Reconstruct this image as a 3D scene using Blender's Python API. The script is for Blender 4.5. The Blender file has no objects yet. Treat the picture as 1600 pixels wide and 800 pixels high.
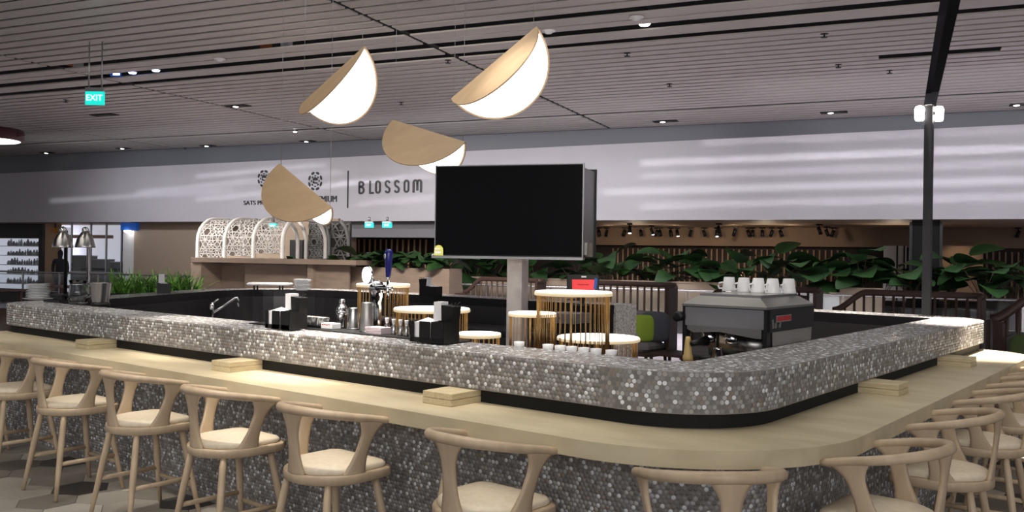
import bpy, math, random
import numpy as np
from mathutils import Vector, Matrix
random.seed(7)
SC = bpy.context.scene
COL = SC.collection
PI = math.pi

# ------------------------------------------------------------------ camera
EYE, FPX, ROLL = 1.75, 1391.8, 0.014
cd = bpy.data.cameras.new('camera'); CAM = bpy.data.objects.new('camera', cd); COL.objects.link(CAM)
cd.sensor_fit = 'HORIZONTAL'; cd.sensor_width = 36.0; cd.lens = 36.0 * FPX / 1600; cd.clip_end = 200; cd.clip_start = .05
CAM.matrix_world = Matrix.Translation((0, 0, EYE)) @ Matrix.Rotation(PI / 2, 4, 'X') @ Matrix.Rotation(ROLL, 4, 'Z')
SC.camera = CAM

# ------------------------------------------------------------------ world, exposure, main lights
SC.view_settings.view_transform = 'Standard'
SC.view_settings.look = 'None'
SC.view_settings.exposure = 0.0
SC.view_settings.gamma = 1.0
SC.view_settings.use_curve_mapping = False
wd = bpy.data.worlds.new('world'); SC.world = wd; wd.use_nodes = True
wd.node_tree.nodes['Background'].inputs[0].default_value = (0.80, 0.78, 0.82, 1)
wd.node_tree.nodes['Background'].inputs[1].default_value = 0.40

TH = 0.8966                      # the bar's axes: u runs away to the right, v runs away to the left
NU = np.array([math.cos(TH), math.sin(TH)]); NV = np.array([-math.sin(TH), math.cos(TH)])
PH = math.radians(-23.5)         # the hall's axes: e runs along the slats, d is the distance to the far side
NE = np.array([math.cos(PH), math.sin(PH)]); ND = np.array([-math.sin(PH), math.cos(PH)])
def UV(u, v, z=0.0): p = u * NU + v * NV; return (p[0], p[1], z)
def ED(e, d, z=0.0): p = e * NE + d * ND; return (p[0], p[1], z)

FD0 = 21.9
def lamp_spot(loc, target, watts, deg=45, blend=.6, col=(1, .93, .82), size=.08):
    l = bpy.data.lights.new('spot', 'SPOT'); l.energy = watts; l.spot_size = math.radians(deg); l.spot_blend = blend
    l.color = col; l.shadow_soft_size = size
    o = bpy.data.objects.new('spot_lamp', l); COL.objects.link(o); o.location = loc
    o.rotation_euler = (Vector(target) - Vector(loc)).to_track_quat('-Z', 'Y').to_euler()
    return o
def lamp_area(loc, target, watts, sx, sy, col=(1, 1, 1), spread=180):
    l = bpy.data.lights.new('area', 'AREA'); l.energy = watts; l.shape = 'RECTANGLE'; l.size = sx; l.size_y = sy
    l.color = col; l.spread = math.radians(spread)
    o = bpy.data.objects.new('added_area_light', l); COL.objects.link(o); o.location = loc  # every area lamp is added fill, none belongs to a ceiling panel
    o.rotation_euler = (Vector(target) - Vector(loc)).to_track_quat('-Z', 'Y').to_euler()
    return o
# downlights over the bar
WARM = (1, .91, .79)
for (u0, u, v, w, deg) in ((2.0, 3.6, 4.55, 1000, 27), (2.0, 3.6, 6.2, 620, 27), (2.2, 3.7, 8.9, 260, 34), (2.4, 3.6, 2.9, 150, 34)):
    lamp_spot(UV(u0, v, 4.95), UV(u, v, 1.0), w, deg, 1.0, WARM)
for (u, v, w, deg) in ((3.98, 4.7, 1900, 21), (3.98, 6.3, 1100, 19), (3.9, 3.3, 350, 20), (4.0, 7.7, 300, 20), (8.75, 1.7, 5200, 25), (9.2, 2.5, 1600, 26)):
    lamp_spot(UV(u, v, 4.95), UV(u, v, 0), w, deg, 1.0, WARM)
for v in (5.45, 3.62): lamp_spot(UV(2.3, v, 4.95), UV(3.08, v, .67), 330, 14, 1.0, WARM)
lamp_spot(UV(4.2, 3.0, 4.9), UV(5.45, 2.42, 1.15), 420, 12, 1.0, (1, .97, .93))  # extra spot added to brighten the espresso machine's back splash
lamp_spot((-.1, 5.4, 4.95), (.05, 7.85, 1.3), 420, 16, 1.0, (1, .96, .92))  # extra spot added to brighten the marble column
for (u, v, w, deg) in ((8.7, 9.1, 1500, 34), (8.3, 10.6, 1800, 26), (9.4, 3.5, 2200, 28), (5.4, 4.6, 110, 40)):
    lamp_spot(UV(u, v, 4.95), UV(u, v, 0), w, deg, .8, WARM)
lamp_spot(UV(7.4, 2.2, 4.9), UV(8.9, 5.3, .9), 420, 36, .8, WARM)  # extra spot added to brighten the speckled end panel
lamp_area(ED(-5.5, 9.0, 4.6), ED(-8, 14, 1.2), 170, 4, .4, (1, .93, .85), 90)  # unseen area light added to lift the wooden booth and planter wall
# soft fill lights added along the far concourse and over the near hall
for (e, d, w, sx) in ((-20, 17.0, 58, 9), (-9, 17.0, 56, 9), (1.5, 16.0, 46, 9)):
    lamp_area(ED(e, d, 4.7), ED(e, FD0, 3.0), w, sx, .4, (.93, .93, 1), 75)
lamp_area(ED(0, 18.5, 4.9), ED(0, 18.6, 0), 420, 14, 1.2, (1, .96, 1), 110)
lamp_area(ED(-16, 12.2, 4.5), ED(-15, 15, 1.6), 260, 5, .4, (1, .95, .9), 110)
lamp_area((0, -3.0, 4.9), (0, -2.0, 0), 60, 12, 5, (1, .95, .88), 150)
lamp_area((0, -7.0, 4.2), (0, 6, 2.2), 200, 14, 3, (1, .97, .94), 110)  # unseen front fill added behind the camera
lamp_area((-1, -2.5, 3.0), (-1.5, 3.5, 9.0), 1350, 14, 1.0, (1, .96, .91), 84)  # unseen uplight added behind the camera to brighten the slats
lamp_area(UV(3.6, 4.6, 4.9), UV(3.6, 4.6, 0), 62, 3.0, 7.0, (1, .95, .87), 110)
lamp_area(UV(5.6, 2.0, 4.9), UV(5.6, 2.0, 0), 26, 4, 3, (1, .95, .87), 110)
lamp_area((-7, 4.0, 4.9), (-6.5, 5, 0), 80, 5, 5, (1, .94, .86), 120)
lamp_area((8, 5.0, 4.9), (8, 6, 0), 60, 5, 5, (1, .94, .86), 120)
# unseen strip lights added to mimic reflected streaks on the far fascia
for (e, zs, zt_, w, sx, tilt) in ((0, 4.35, 4.6, 1.0, 9, 0), (0, 4.2, 4.2, 2.6, 12, .01), (0, 4.0, 3.87, 1.3, 12, .01), (-.5, 3.9, 3.5, 2.2, 13, .012), (0, 3.8, 3.14, 1.6, 12, .015),
                            (-18, 4.3, 4.25, 0.7, 5, .05), (-19, 4.2, 3.9, 1.0, 8, .06), (-23, 4.1, 3.55, .9, 8, .03), (-17.5, 4.0, 3.6, .8, 6, .07), (-12.5, 4.1, 3.95, .9, 6, .06), (-11, 4.0, 3.4, .9, 7, .06)):
    o = lamp_area(ED(e, 16.5, zs), ED(e, FD0, zt_), w, sx, .03, (.95, .95, 1), 3.2); o.rotation_euler.rotate_axis('Z', tilt)

# ------------------------------------------------------------------ photo ray helpers (photo pixel -> point in the hall)
CR, SR = math.cos(ROLL), math.sin(ROLL)
def ray(x, y):
    u = x - 800; v = y - 400
    return (CR * u + SR * v) / FPX, (-SR * u + CR * v) / FPX
def at_z(x, y, z): a, b = ray(x, y); d = (EYE - z) / b; return np.array([a * d, d, z])
def at_y(x, y, d): a, b = ray(x, y); return np.array([a * d, d, EYE - b * d])
def at_d(x, y, dd):                       # on the plane at hall distance dd -> (e, z)
    a, b = ray(x, y); t = dd / (ND[0] * a + ND[1]); p = np.array([a * t, t])
    return float(p @ NE), float(EYE - b * t)
def at_u(x, y, uu):                       # on the plane at bar coordinate u -> (v, z)
    a, b = ray(x, y); t = uu / (NU[0] * a + NU[1]); p = np.array([a * t, t])
    return float(p @ NV), float(EYE - b * t)

# ------------------------------------------------------------------ materials
MATS = {}
def srgb(c): return tuple(((x / 255) / 12.92 if x / 255 <= .04045 else ((x / 255 + .055) / 1.055) ** 2.4) for x in c)
def mat(name, rgb, rough=.5, metal=0.0, emit=None, es=0.0, trans=0.0, spec=None, coat=0.0):
    m = bpy.data.materials.new(name); m.use_nodes = True; b = m.node_tree.nodes['Principled BSDF']
    b.inputs['Base Color'].default_value = (*srgb(rgb), 1); b.inputs['Roughness'].default_value = rough
    b.inputs['Metallic'].default_value = metal
    if spec is not None: b.inputs['Specular IOR Level'].default_value = spec
    if coat: b.inputs['Coat Weight'].default_value = coat; b.inputs['Coat Roughness'].default_value = .1
    if trans: b.inputs['Transmission Weight'].default_value = trans; b.inputs['IOR'].default_value = 1.45
    if emit: b.inputs['Emission Color'].default_value = (*srgb(emit), 1); b.inputs['Emission Strength'].default_value = es
    MATS[name] = m; return m
def nodes(m): return m.node_tree.nodes, m.node_tree.links, m.node_tree.nodes['Principled BSDF']
def noise_mat(name, c1, c2, scale=(1, 1, 1), nscale=5, detail=6, rough=.5, bump=0.0, coord='Object', lo=.35, hi=.65, **k):
    m = mat(name, c1, rough, **k); N, L, b = nodes(m)
    tc = N.new('ShaderNodeTexCoord'); mp = N.new('ShaderNodeMapping'); nz = N.new('ShaderNodeTexNoise'); rp = N.new('ShaderNodeValToRGB')
    mp.inputs['Scale'].default_value = scale; nz.inputs['Scale'].default_value = nscale; nz.inputs['Detail'].default_value = detail
    rp.color_ramp.elements[0].position = lo; rp.color_ramp.elements[1].position = hi
    rp.color_ramp.elements[0].color = (*srgb(c1), 1); rp.color_ramp.elements[1].color = (*srgb(c2), 1)
    L.new(tc.outputs[coord], mp.inputs[0]); L.new(mp.outputs[0], nz.inputs['Vector']); L.new(nz.outputs[0], rp.inputs[0]); L.new(rp.outputs[0], b.inputs['Base Color'])
    if bump:
        bp = N.new('ShaderNodeBump'); bp.inputs['Strength'].default_value = bump; L.new(nz.outputs[0], bp.inputs['Height']); L.new(bp.outputs[0], b.inputs['Normal'])
    return m
noise_mat('ash_wood', (186, 164, 138), (201, 180, 153), (3, 3, 1.0), 6, 5, .42)
noise_mat('counter_wood', (192, 178, 148), (208, 195, 165), (1.0, .35, 1), 7, 6, .4)
noise_mat('block_wood', (192, 176, 142), (208, 194, 160), (2, 9, 12), 6, 5, .45)
noise_mat('veneer', (180, 152, 118), (188, 160, 126), (1.5, 5, 1.5), 3, 4, .5)
noise_mat('booth_wood', (124, 108, 95), (137, 120, 106), (1, 1, 5), 3, 5, .5)
noise_mat('leather', (222, 208, 184), (232, 219, 198), (1, 1, 1), 30, 3, .45)
mat('black', (14, 14, 15), .45); mat('matt_black', (10, 10, 11), .8); mat('screen', (4, 4, 6), .16, spec=.18)
mat('lining_steel', (112, 110, 112), .3, .95); mat('dark_steel', (66, 66, 70), .38, .6); mat('chrome', (225, 225, 228), .08, 1.0); mat('steel', (186, 184, 182), .26, 1.0)
mat('brushed', (158, 156, 154), .36, .9); mat('mirror_steel', (168, 168, 170), .22, .9)
mat('brass', (196, 160, 108), .38, 1.0); mat('white_ceramic', (236, 236, 238), .25); mat('white_paint', (226, 224, 224), .5)
mat('paper', (240, 240, 244), .8); mat('silver_trim', (190, 190, 192), .3, .9)
mat('lit_white', (255, 255, 255), .6, emit=(255, 255, 253), es=2.6)
mat('lit_top', (255, 252, 244), .5, emit=(255, 246, 230), es=3.2)
mat('rim_cream', (236, 214, 176), .5, emit=(255, 232, 190), es=.45)
mat('lit_lamp', (255, 255, 255), .5, emit=(255, 252, 248), es=9.0)
mat('lit_blue', (190, 200, 255), .5, emit=(170, 185, 255), es=6.0)
mat('exit_green', (20, 200, 190), .5, emit=(20, 222, 205), es=1.0)
mat('exit_letter', (240, 255, 250), .5, emit=(240, 255, 252), es=1.6)
mat('shop_lit', (240, 238, 246), .6, emit=(225, 226, 242), es=.62)  # wall glow stands in for the shops' own lighting
mat('warm_lit', (255, 200, 140), .6, emit=(255, 205, 140), es=1.6)
mat('glass', (235, 240, 240), .03, trans=1.0)
mat('slat_paint', (186, 179, 174), .4); mat('deck_black', (16, 14, 14), .9)
mat('bulkhead_grey', (112, 114, 122), .35)
noise_mat('fascia_white', (187, 183, 189), (191, 187, 193), (1, 1, 1), 1.2, 2, .45)
mat('letter_black', (26, 24, 26), .4)
mat('rail_brown', (66, 48, 42), .5); mat('seat_grey', (112, 110, 112), .9); mat('cushion_green', (150, 178, 62), .9); mat('cushion_dark_green', (62, 78, 42), .9); mat('cushion_slate', (80, 84, 94), .9)
noise_mat('speckle', (120, 118, 118), (182, 180, 178), (1, 1, 1), 40, 4, .5)
mat('planter_grey', (70, 68, 70), .6); mat('post_grey', (50, 50, 54), .5); mat('pot_dark', (40, 38, 40), .6)
noise_mat('leaf_green', (20, 46, 20), (38, 72, 30), (1, 1, 1), 3, 3, .5); noise_mat('grass_green', (40, 110, 34), (150, 200, 96), (1, 1, 1), 14, 3, .4)
mat('stem_brown', (70, 60, 40), .7)
mat('restaurant_dark', (40, 27, 23), .7); mat('batten', (150, 122, 96), .6); mat('warm_soffit', (176, 154, 132), .6); mat('warm_wall', (142, 118, 98), .7)
mat('beige_wall', (158, 140, 122), .7); mat('grey_wall', (126, 124, 128), .6); mat('dark_frame', (52, 48, 48), .6); mat('tan_pillar', (206, 168, 130), .6)
mat('blue_sign', (24, 74, 150), .5, emit=(24, 80, 170), es=.35); mat('orange', (214, 130, 40), .5)
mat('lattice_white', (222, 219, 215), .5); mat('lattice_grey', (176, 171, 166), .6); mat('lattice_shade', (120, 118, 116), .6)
mat('maroon', (74, 30, 42), .5); mat('tap_blue', (28, 34, 120), .25); mat('red_screen', (220, 62, 66), .4, emit=(226, 60, 66), es=.55)
mat('tag_yellow', (238, 240, 120), .5); mat('red', (178, 40, 40), .5); mat('pink_card', (206, 190, 196), .6)
noise_mat('print_grey', (190, 188, 186), (90, 90, 92), (1, 1, 1), 30, 3, .6, lo=.45, hi=.55)
mat('handle_wood', (196, 168, 110), .4); mat('bar_dark', (24, 23, 26), .4)
noise_mat('floor_pale', (196, 190, 198), (210, 204, 212), (1, 1, 1), 2, 3, .35)
mat('grout', (96, 92, 88), .8)
mat('cloth_dark', (44, 46, 56), .8); mat('skin', (190, 150, 125), .6); mat('hair', (18, 15, 14), .7); mat('service_orange', (190, 110, 70), .6); mat('service_grey', (92, 92, 96), .5)
for i, c in enumerate(((172, 167, 158), (138, 132, 124), (104, 98, 92), (72, 67, 64), (200, 195, 186))): noise_mat('floor_tile_%s' % 'abcde'[i], c, tuple(x - 8 for x in c), (1, 1, 1), 4, 4, .38)

def attr_mat(name, rough):
    m = mat(name, (120, 116, 112), rough); N, L, b = nodes(m); a = N.new('ShaderNodeAttribute'); a.attribute_name = 'Col'; L.new(a.outputs['Color'], b.inputs['Base Color']); return m
attr_mat('mosaic', .36); attr_mat('mosaic_top', .2); MATS['mosaic_top'].node_tree.nodes['Principled BSDF'].inputs['Coat Weight'].default_value = .8; MATS['mosaic_top'].node_tree.nodes['Principled BSDF'].inputs['Coat Roughness'].default_value = .12
m = mat('mosaic_single', (120, 116, 112), .38); N, L, b = nodes(m); oi = N.new('ShaderNodeObjectInfo'); L.new(oi.outputs['Color'], b.inputs['Base Color'])
mat('mosaic_grout', (134, 130, 127), .6)
M = MATS

# ------------------------------------------------------------------ mesh building
class MB:
    def __init__(s): s.v = []; s.f = []; s.sm = []
    def add(s, vs, fs, smooth=False):
        o = len(s.v); s.v += [tuple(map(float, p)) for p in vs]; s.f += [tuple(i + o for i in f) for f in fs]; s.sm += [smooth] * len(fs); return s
    def box(s, c, d, rz=0.0, rx=0.0, ry=0.0, bev=0.0):
        hx, hy, hz = d[0] / 2, d[1] / 2, d[2] / 2
        R = (Matrix.Rotation(rz, 3, 'Z') @ Matrix.Rotation(ry, 3, 'Y') @ Matrix.Rotation(rx, 3, 'X'))
        if bev <= 0:
            P = [(x, y, z) for z in (-hz, hz) for (x, y) in ((-hx, -hy), (hx, -hy), (hx, hy), (-hx, hy))]
            F = [(3, 2, 1, 0), (4, 5, 6, 7), (0, 1, 5, 4), (1, 2, 6, 5), (2, 3, 7, 6), (3, 0, 4, 7)]
        else:
            b = min(bev, hx * .9, hy * .9, hz * .9); P = []; F = []
            def ringp(ix, iy, z):
                return [(-ix, -iy + b, z), (-ix + b, -iy, z), (ix - b, -iy, z), (ix, -iy + b, z), (ix, iy - b, z), (ix - b, iy, z), (-ix + b, iy, z), (-ix, iy - b, z)]
            for (k, z) in ((b, -hz), (0, -hz + b), (0, hz - b), (b, hz)): P += ringp(hx - k, hy - k, z)
            F.append(tuple(range(7, -1, -1))); F.append(tuple(range(24, 32)))
            for r in range(3):
                for i in range(8): F.append((r * 8 + i, r * 8 + (i + 1) % 8, r * 8 + 8 + (i + 1) % 8, r * 8 + 8 + i))
        s.add([R @ Vector(p) + Vector(c) for p in P], F); return s
    def prism(s, poly, z0, z1, smooth=False):
        n = len(poly); a = sum(poly[i][0] * poly[(i + 1) % n][1] - poly[(i + 1) % n][0] * poly[i][1] for i in range(n))
        if a < 0: poly = poly[::-1]
        s.add([(p[0], p[1], z0) for p in poly] + [(p[0], p[1], z1) for p in poly], [tuple(range(n - 1, -1, -1)), tuple(range(n, 2 * n))])
        o = len(s.v) - 2 * n
        s.f += [(o + i, o + (i + 1) % n, o + n + (i + 1) % n, o + n + i) for i in range(n)]; s.sm += [smooth] * n; return s
    def loft(s, rings, smooth=True, cap0=True, cap1=True, closed=True):
        n = len(rings[0]); V = [p for r in rings for p in r]; F = []
        for r in range(len(rings) - 1):
            for i in range(n if closed else n - 1): F.append((r * n + i, r * n + (i + 1) % n, (r + 1) * n + (i + 1) % n, (r + 1) * n + i))
        if cap0: F.append(tuple(range(n - 1, -1, -1)))
        if cap1: F.append(tuple(range((len(rings) - 1) * n, len(rings) * n)))
        s.add(V, F, smooth); return s
    def lathe(s, prof, c=(0, 0, 0), n=20, smooth=True, cap=True):
        R = [[(c[0] + r * math.cos(2 * PI * i / n), c[1] + r * math.sin(2 * PI * i / n), c[2] + z) for i in range(n)] for (r, z) in prof]
        return s.loft(R, smooth, cap, cap)
    def tube(s, pts, r, n=10, smooth=True, ry=None, up=(0, 0, 1)):
        pts = [Vector(p) for p in pts]; k = len(pts); rings = []
        rr = r if isinstance(r, (list, tuple)) else [r] * k
        for i in range(k):
            t = (pts[min(i + 1, k - 1)] - pts[max(i - 1, 0)]).normalized(); u = Vector(up)
            if abs(t.dot(u)) > .95: u = Vector((1, 0, 0))
            x = t.cross(u).normalized(); y = x.cross(t).normalized(); q = rr[i]; q2 = q if ry is None else q * ry
            rings.append([pts[i] + x * q * math.cos(2 * PI * j / n) + y * q2 * math.sin(2 * PI * j / n) for j in range(n)])
        return s.loft(rings, smooth)
    def build(s, name, m, parent=None, loc=None, rz=0.0):
        me = bpy.data.meshes.new(name); me.from_pydata(s.v, [], s.f); me.update()
        me.polygons.foreach_set('use_smooth', s.sm); me.materials.append(M[m] if isinstance(m, str) else m)
        return link(name, me, parent, loc, rz)
def link(name, me, parent=None, loc=None, rz=0.0):
    o = bpy.data.objects.new(name, me); COL.objects.link(o)
    if parent: o.parent = parent
    if loc is not None: o.location = loc
    if rz: o.rotation_euler = (0, 0, rz)
    return o
def tag(o, label, cat, group=None):
    o['label'] = label; o['category'] = cat
    if group: o['group'] = group
    return o
def thing(name, label, cat, loc=(0, 0, 0), rz=0.0, group=None):
    o = bpy.data.objects.new(name, None); COL.objects.link(o); o.location = loc; o.rotation_euler = (0, 0, rz); o.empty_display_size = .1
    return tag(o, label, cat, group)
def struct(o): o['kind'] = 'structure'; return o
def struct_root(name, rz=0.0, loc=(0, 0, 0)):
    o = bpy.data.objects.new(name, None); COL.objects.link(o); o.rotation_euler = (0, 0, rz); o.location = loc; return struct(o)
def dup(root, loc, rz, label=None, group=None):
    r = root.copy(); COL.objects.link(r); r.location = loc; r.rotation_euler = (0, 0, rz)
    if label: r['label'] = label
    if group: r['group'] = group
    for ch in list(root.children):
        c = ch.copy(); COL.objects.link(c); c.parent = r
        for g in list(ch.children):
            k = g.copy(); COL.objects.link(k); k.parent = c
    return r
def fillet(pts, rad, closed=False, seg=10):
    out = []; n = len(pts)
    for i in range(n):
        r = rad[i]
        if (not closed and i in (0, n - 1)) or r <= 0: out.append(tuple(pts[i])); continue
        p = np.array(pts[i], float); a = np.array(pts[i - 1], float) - p; b = np.array(pts[(i + 1) % n], float) - p
        a /= np.linalg.norm(a); b /= np.linalg.norm(b); ang = math.acos(max(-1, min(1, a @ b))); t = r / math.tan(ang / 2)
        bis = (a + b) / np.linalg.norm(a + b); c = p + bis * r / math.sin(ang / 2); p0 = p + a * t - c; p1 = p + b * t - c
        a0 = math.atan2(p0[1], p0[0]); a1 = math.atan2(p1[1], p1[0]); da = (a1 - a0 + PI) % (2 * PI) - PI
        out += [tuple(c + r * np.array([math.cos(a0 + da * k / seg), math.sin(a0 + da * k / seg)])) for k in range(seg + 1)]
    return out

def text_mesh(word, size, extrude, m, center=False):
    cu = bpy.data.curves.new('text', 'FONT'); cu.body = word; cu.size = size; cu.extrude = extrude
    if center: cu.align_x = 'CENTER'; cu.align_y = 'CENTER'
    o = bpy.data.objects.new('text', cu); COL.objects.link(o); bpy.context.view_layer.update()
    me = bpy.data.meshes.new_from_object(o.evaluated_get(bpy.context.evaluated_depsgraph_get())); bpy.data.objects.remove(o)
    me.materials.clear(); me.materials.append(M[m]); return me

# ------------------------------------------------------------------ floor
fl = struct_root('floor')
MB().box((0, 25, -.06), (90, 90, .1)).build('slab', 'floor_pale', fl)
HX = .21
hexm = {}
for k in 'abcde':
    rg = [[(HX * q * math.cos(PI / 3 * i), HX * q * math.sin(PI / 3 * i), z) for i in range(6)] for q, z in ((.985, -.012), (.985, -.001), (.965, 0.0))]
    mb = MB().loft(rg, False, False, True); o = mb.build('tile', 'floor_tile_' + k, fl); hexm[k] = o.data; bpy.data.objects.remove(o)
def floor_tiles(u0, u1, v0, v1):
    i = 0
    for a in range(int(u0 / (1.5 * HX)), int(u1 / (1.5 * HX)) + 1):
        for c in range(int(v0 / (HX * 1.732)), int(v1 / (HX * 1.732)) + 1):
            u = a * 1.5 * HX; v = (c + .5 * (a % 2)) * HX * 1.732
            p = UV(u, v)
            if p[1] < 1.2: continue
            x = FPX * p[0] / p[1] + 800; y = 400 + FPX * EYE / p[1]
            if x < -130 or x > 1730 or y > 960: continue
            k = random.choices('abcde', (26, 24, 18, 14, 18))[0]
            link('tile', hexm[k], fl, (p[0], p[1], 0), TH)
mb = MB(); mb.box((*UV(2.0, 5.8)[:2], -.006), (3.6, 10.0, .008), TH).build('grout_bed', 'grout', fl)
mb = MB(); mb.box((*UV(6.7, .4)[:2], -.006), (5.8, 2.6, .008), TH).build('grout_bed', 'grout', fl)
floor_tiles(1.3, 3.75, 4.8, 10.4)
floor_tiles(4.0, 9.6, -.9, 1.6)

# ------------------------------------------------------------------ ceiling of slats
HC = 5.05
ce = struct_root('ceiling', PH)
MB().box((-8, 6, 7.3), (70, 60, .1)).build('deck', 'deck_black', ce)
JE = [-36.0, -28.5, -21.3, -14.1, -6.85, .55, 8.0]
def slat(e0, e1, d, w):
    if e1 - e0 < .1: return
    key = ('slat', round(e1 - e0, 2), round(w, 2))
    if key not in SLM:
        o = MB().box((0, 0, .012), (e1 - e0, w, .024)).build('slat', 'slat_paint', ce); SLM[key] = o.data; bpy.data.objects.remove(o)
    link('slat', SLM[key], ce, ((e0 + e1) / 2, d, HC))
SLM = {}
rows = []
d = 7.6
while d < 11.2: rows.append((d + .14, .235)); d += .32
rows += [(11.82, .30), (12.13, .24), (12.79, .40)]
d = 13.27
while d < 19.35: rows.append((d + .14, .235)); d += .315
d = 19.75
while d < 21.9: rows.append((d + .14, .245)); d += .315
for (d, w) in rows:
    for i in range(6):
        e0, e1 = JE[i] + .05, JE[i + 1] - .05
        if abs(JE[i] - .55) < .01: e0 += .07
        if abs(JE[i + 1] - .55) < .01: e1 -= .07
        # only what the camera side of the hall can see
        def px(e):
            p = ED(e, d); return (-1e6 if p[0] < 0 else 1e6) if p[1] < .5 else 800 + FPX * p[0] / p[1]
        if max(px(e0), px(e1)) < -500 or min(px(e0), px(e1)) > 2100: continue
        if 15.5 < d < 15.8 and i == 4: e1 = -.35
        if 15.5 < d < 15.8 and i == 5: e0 = 1.4
        slat(e0, e1, d, w)
# cross bars that carry the slats
for e in JE[1:6]:
    MB().box((e, 14.8, HC + (.055 if e < 0 else .5)), (.11, 14.6, .05)).build('carrier', 'matt_black', ce)

# services above the ceiling
sv = thing('service_duct', 'dark grey air duct above the open gap in the slatted ceiling', 'duct', ED(-4.5, 12.3, 5.75), PH)
MB().box((0, 0, 0), (9, .35, .3)).build('duct_body', 'service_grey', sv)
for x in (-3.6, -1.2, 1.2, 3.6): MB().box((x, 0, 0), (.05, .39, .34)).build('flange', 'steel', sv)
for i, (e, d, z, ln, lab) in enumerate(((-10, 11.5, 5.6, 12, 'thin grey pipe above the nearest open ceiling gap'), (-8, 12.42, 5.5, 14, 'grey conduit seen through the middle ceiling gap'), (-9, 13.1, 5.45, 16, 'conduit above the far open gap of the slatted ceiling'))):
    tag(MB().tube([(-ln / 2, 0, 0), (ln / 2, 0, 0)], .035, 8).build('service_pipe', 'service_grey', None, ED(e, d, z), PH), lab, 'pipe')
for i, (x, y) in enumerate(((416, 69), (448, 63), (110, 103), (122, 103))):
    a, b = ray(x, y); t = (5.35 - EYE) / -b
    tag(MB().box((0, 0, 0), (.16, .12, .3)).build('service_box', 'service_orange' if i in (0, 2) else 'white_paint', None, (a * t, t, 5.35), PH),
        ('orange junction box above the ceiling gap, left of the hanging shades', 'white box above the ceiling gap, left of the hanging shades', 'orange junction box above the gap left of the hanging exit sign', 'small white box above the gap beside the hanging exit sign')[i], 'box')

# bulkhead and fascia of the far side
FD = 22.0
wb = struct_root('wall_back', PH)
def zt(e): return 4.44 + (e + 29.6) / 32.0 * .29
e0, e1 = -44.0, 16.0
MB().add([(e0, FD + .02, zt(e0)), (e1, FD + .02, zt(e1)), (e1, FD + .02, HC + .5), (e0, FD + .02, HC + .5)], [(0, 1, 2, 3)]).build('bulkhead', 'bulkhead_grey', wb)
mb = MB()
for (ea, eb) in ((e0, e1),):
    P = [(ea, FD - .1, 2.7), (eb, FD - .1, 2.7), (eb, FD - .1, zt(eb)), (ea, FD - .1, zt(ea)), (ea, FD + .15, 2.7), (eb, FD + .15, 2.7), (eb, FD + .15, zt(eb)), (ea, FD + .15, zt(ea))]
    mb.add(P, [(0, 1, 2, 3), (7, 6, 5, 4), (0, 4, 5, 1), (3, 2, 6, 7), (1, 5, 6, 2), (0, 3, 7, 4)])
mb.build('fascia', 'fascia_white', wb)

# ------------------------------------------------------------------ the mosaic bar: a ring with a gap on its far side
Z_TOP, Z_BOT, W_TOP, W_BOT = 1.2197, 1.0213, .95, .871
IN_C = [(8.5, 5.32), (8.42, 11.6), (4.115, 9.12), (4.115, 2.14), (9.06, 2.14), (9.25, 4.2)]
IN_R = [0, 1.0, .12, .12, .12, 0]
def offset_line(off):
    P = [np.array(p) for p in IN_C]; n = len(P); nr = []
    for i in range(n - 1):
        t = (P[i + 1] - P[i]) / np.linalg.norm(P[i + 1] - P[i]); nr.append(np.array([-t[1], t[0]]))    # turning left round the ring: the outside is on the right
    s = OUTSIDE; out = [P[0] + s * off * nr[0]]
    for i in range(1, n - 1):
        a, b = nr[i - 1] * s, nr[i] * s; out.append(P[i] + off * (a + b) / (1 + a @ b))
    out.append(P[-1] + s * off * nr[-1])
    return fillet([tuple(p) for p in out], [0] + [r + off for r in IN_R[1:-1]] + [0], seg=14)
_c = np.mean(np.array(IN_C), axis=0); _t = np.array(IN_C[3]) - np.array(IN_C[2]); _m = (np.array(IN_C[3]) + np.array(IN_C[2])) / 2
OUTSIDE = 1 if (np.array([-_t[1], _t[0]]) @ (_m - _c)) > 0 else -1
def resample(line, step):
    L = np.array(line); seg = np.linalg.norm(np.diff(L, axis=0), axis=1); s = np.concatenate([[0], np.cumsum(seg)])
    k = max(2, int(round(s[-1] / step))); q = np.linspace(0, s[-1], k + 1)
    return np.stack([np.interp(q, s, L[:, 0]), np.interp(q, s, L[:, 1])], 1), s[-1] / k
WID = .445
bar = thing('bar_counter', 'large bar counter clad in grey penny-round mosaic, ringing the open bar', 'bar counter', (0, 0, 0), TH)
def band(inner, outer, z0, z1, name, m, parent, smooth=False):
    a = offset_line(inner); b = offset_line(outer); mb = MB(); n = len(a)
    rings = [[(a[i][0], a[i][1], z0), (b[i][0], b[i][1], z0), (b[i][0], b[i][1], z1), (a[i][0], a[i][1], z1)] for i in range(n)]
    if OUTSIDE > 0: rings = [r[::-1] for r in rings]
    mb.loft(rings, smooth); return mb.build(name, m, parent)
band(.0, .062, Z_TOP - .02, Z_TOP - .0015, 'inner_trim', 'mosaic_grout', bar)
slab = band(0.06, WID - .003, Z_BOT, Z_TOP - .0015, 'top_slab', 'mosaic_grout', bar)
band(-.004, .02, Z_TOP - .10, Z_TOP - .004, 'inner_fascia', 'bar_dark', bar)
band(.40, .41, W_TOP - .05, Z_BOT + .01, 'shadow_gap', 'matt_black', bar)
base = band(.06, .545, 0.0, Z_BOT - .001 if False else W_BOT - .002, 'base', 'mosaic_grout', bar)
band(.004, .058, .1, Z_TOP - .10, 'steel_lining', 'lining_steel', bar)
PAL = np.array([srgb(c) for c in ((118, 115, 115), (138, 136, 136), (160, 159, 162), (186, 187, 190), (232, 235, 241), (136, 128, 121), (168, 163, 158))])
PW = np.array([.27, .22, .16, .12, .10, .08, .05])
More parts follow.
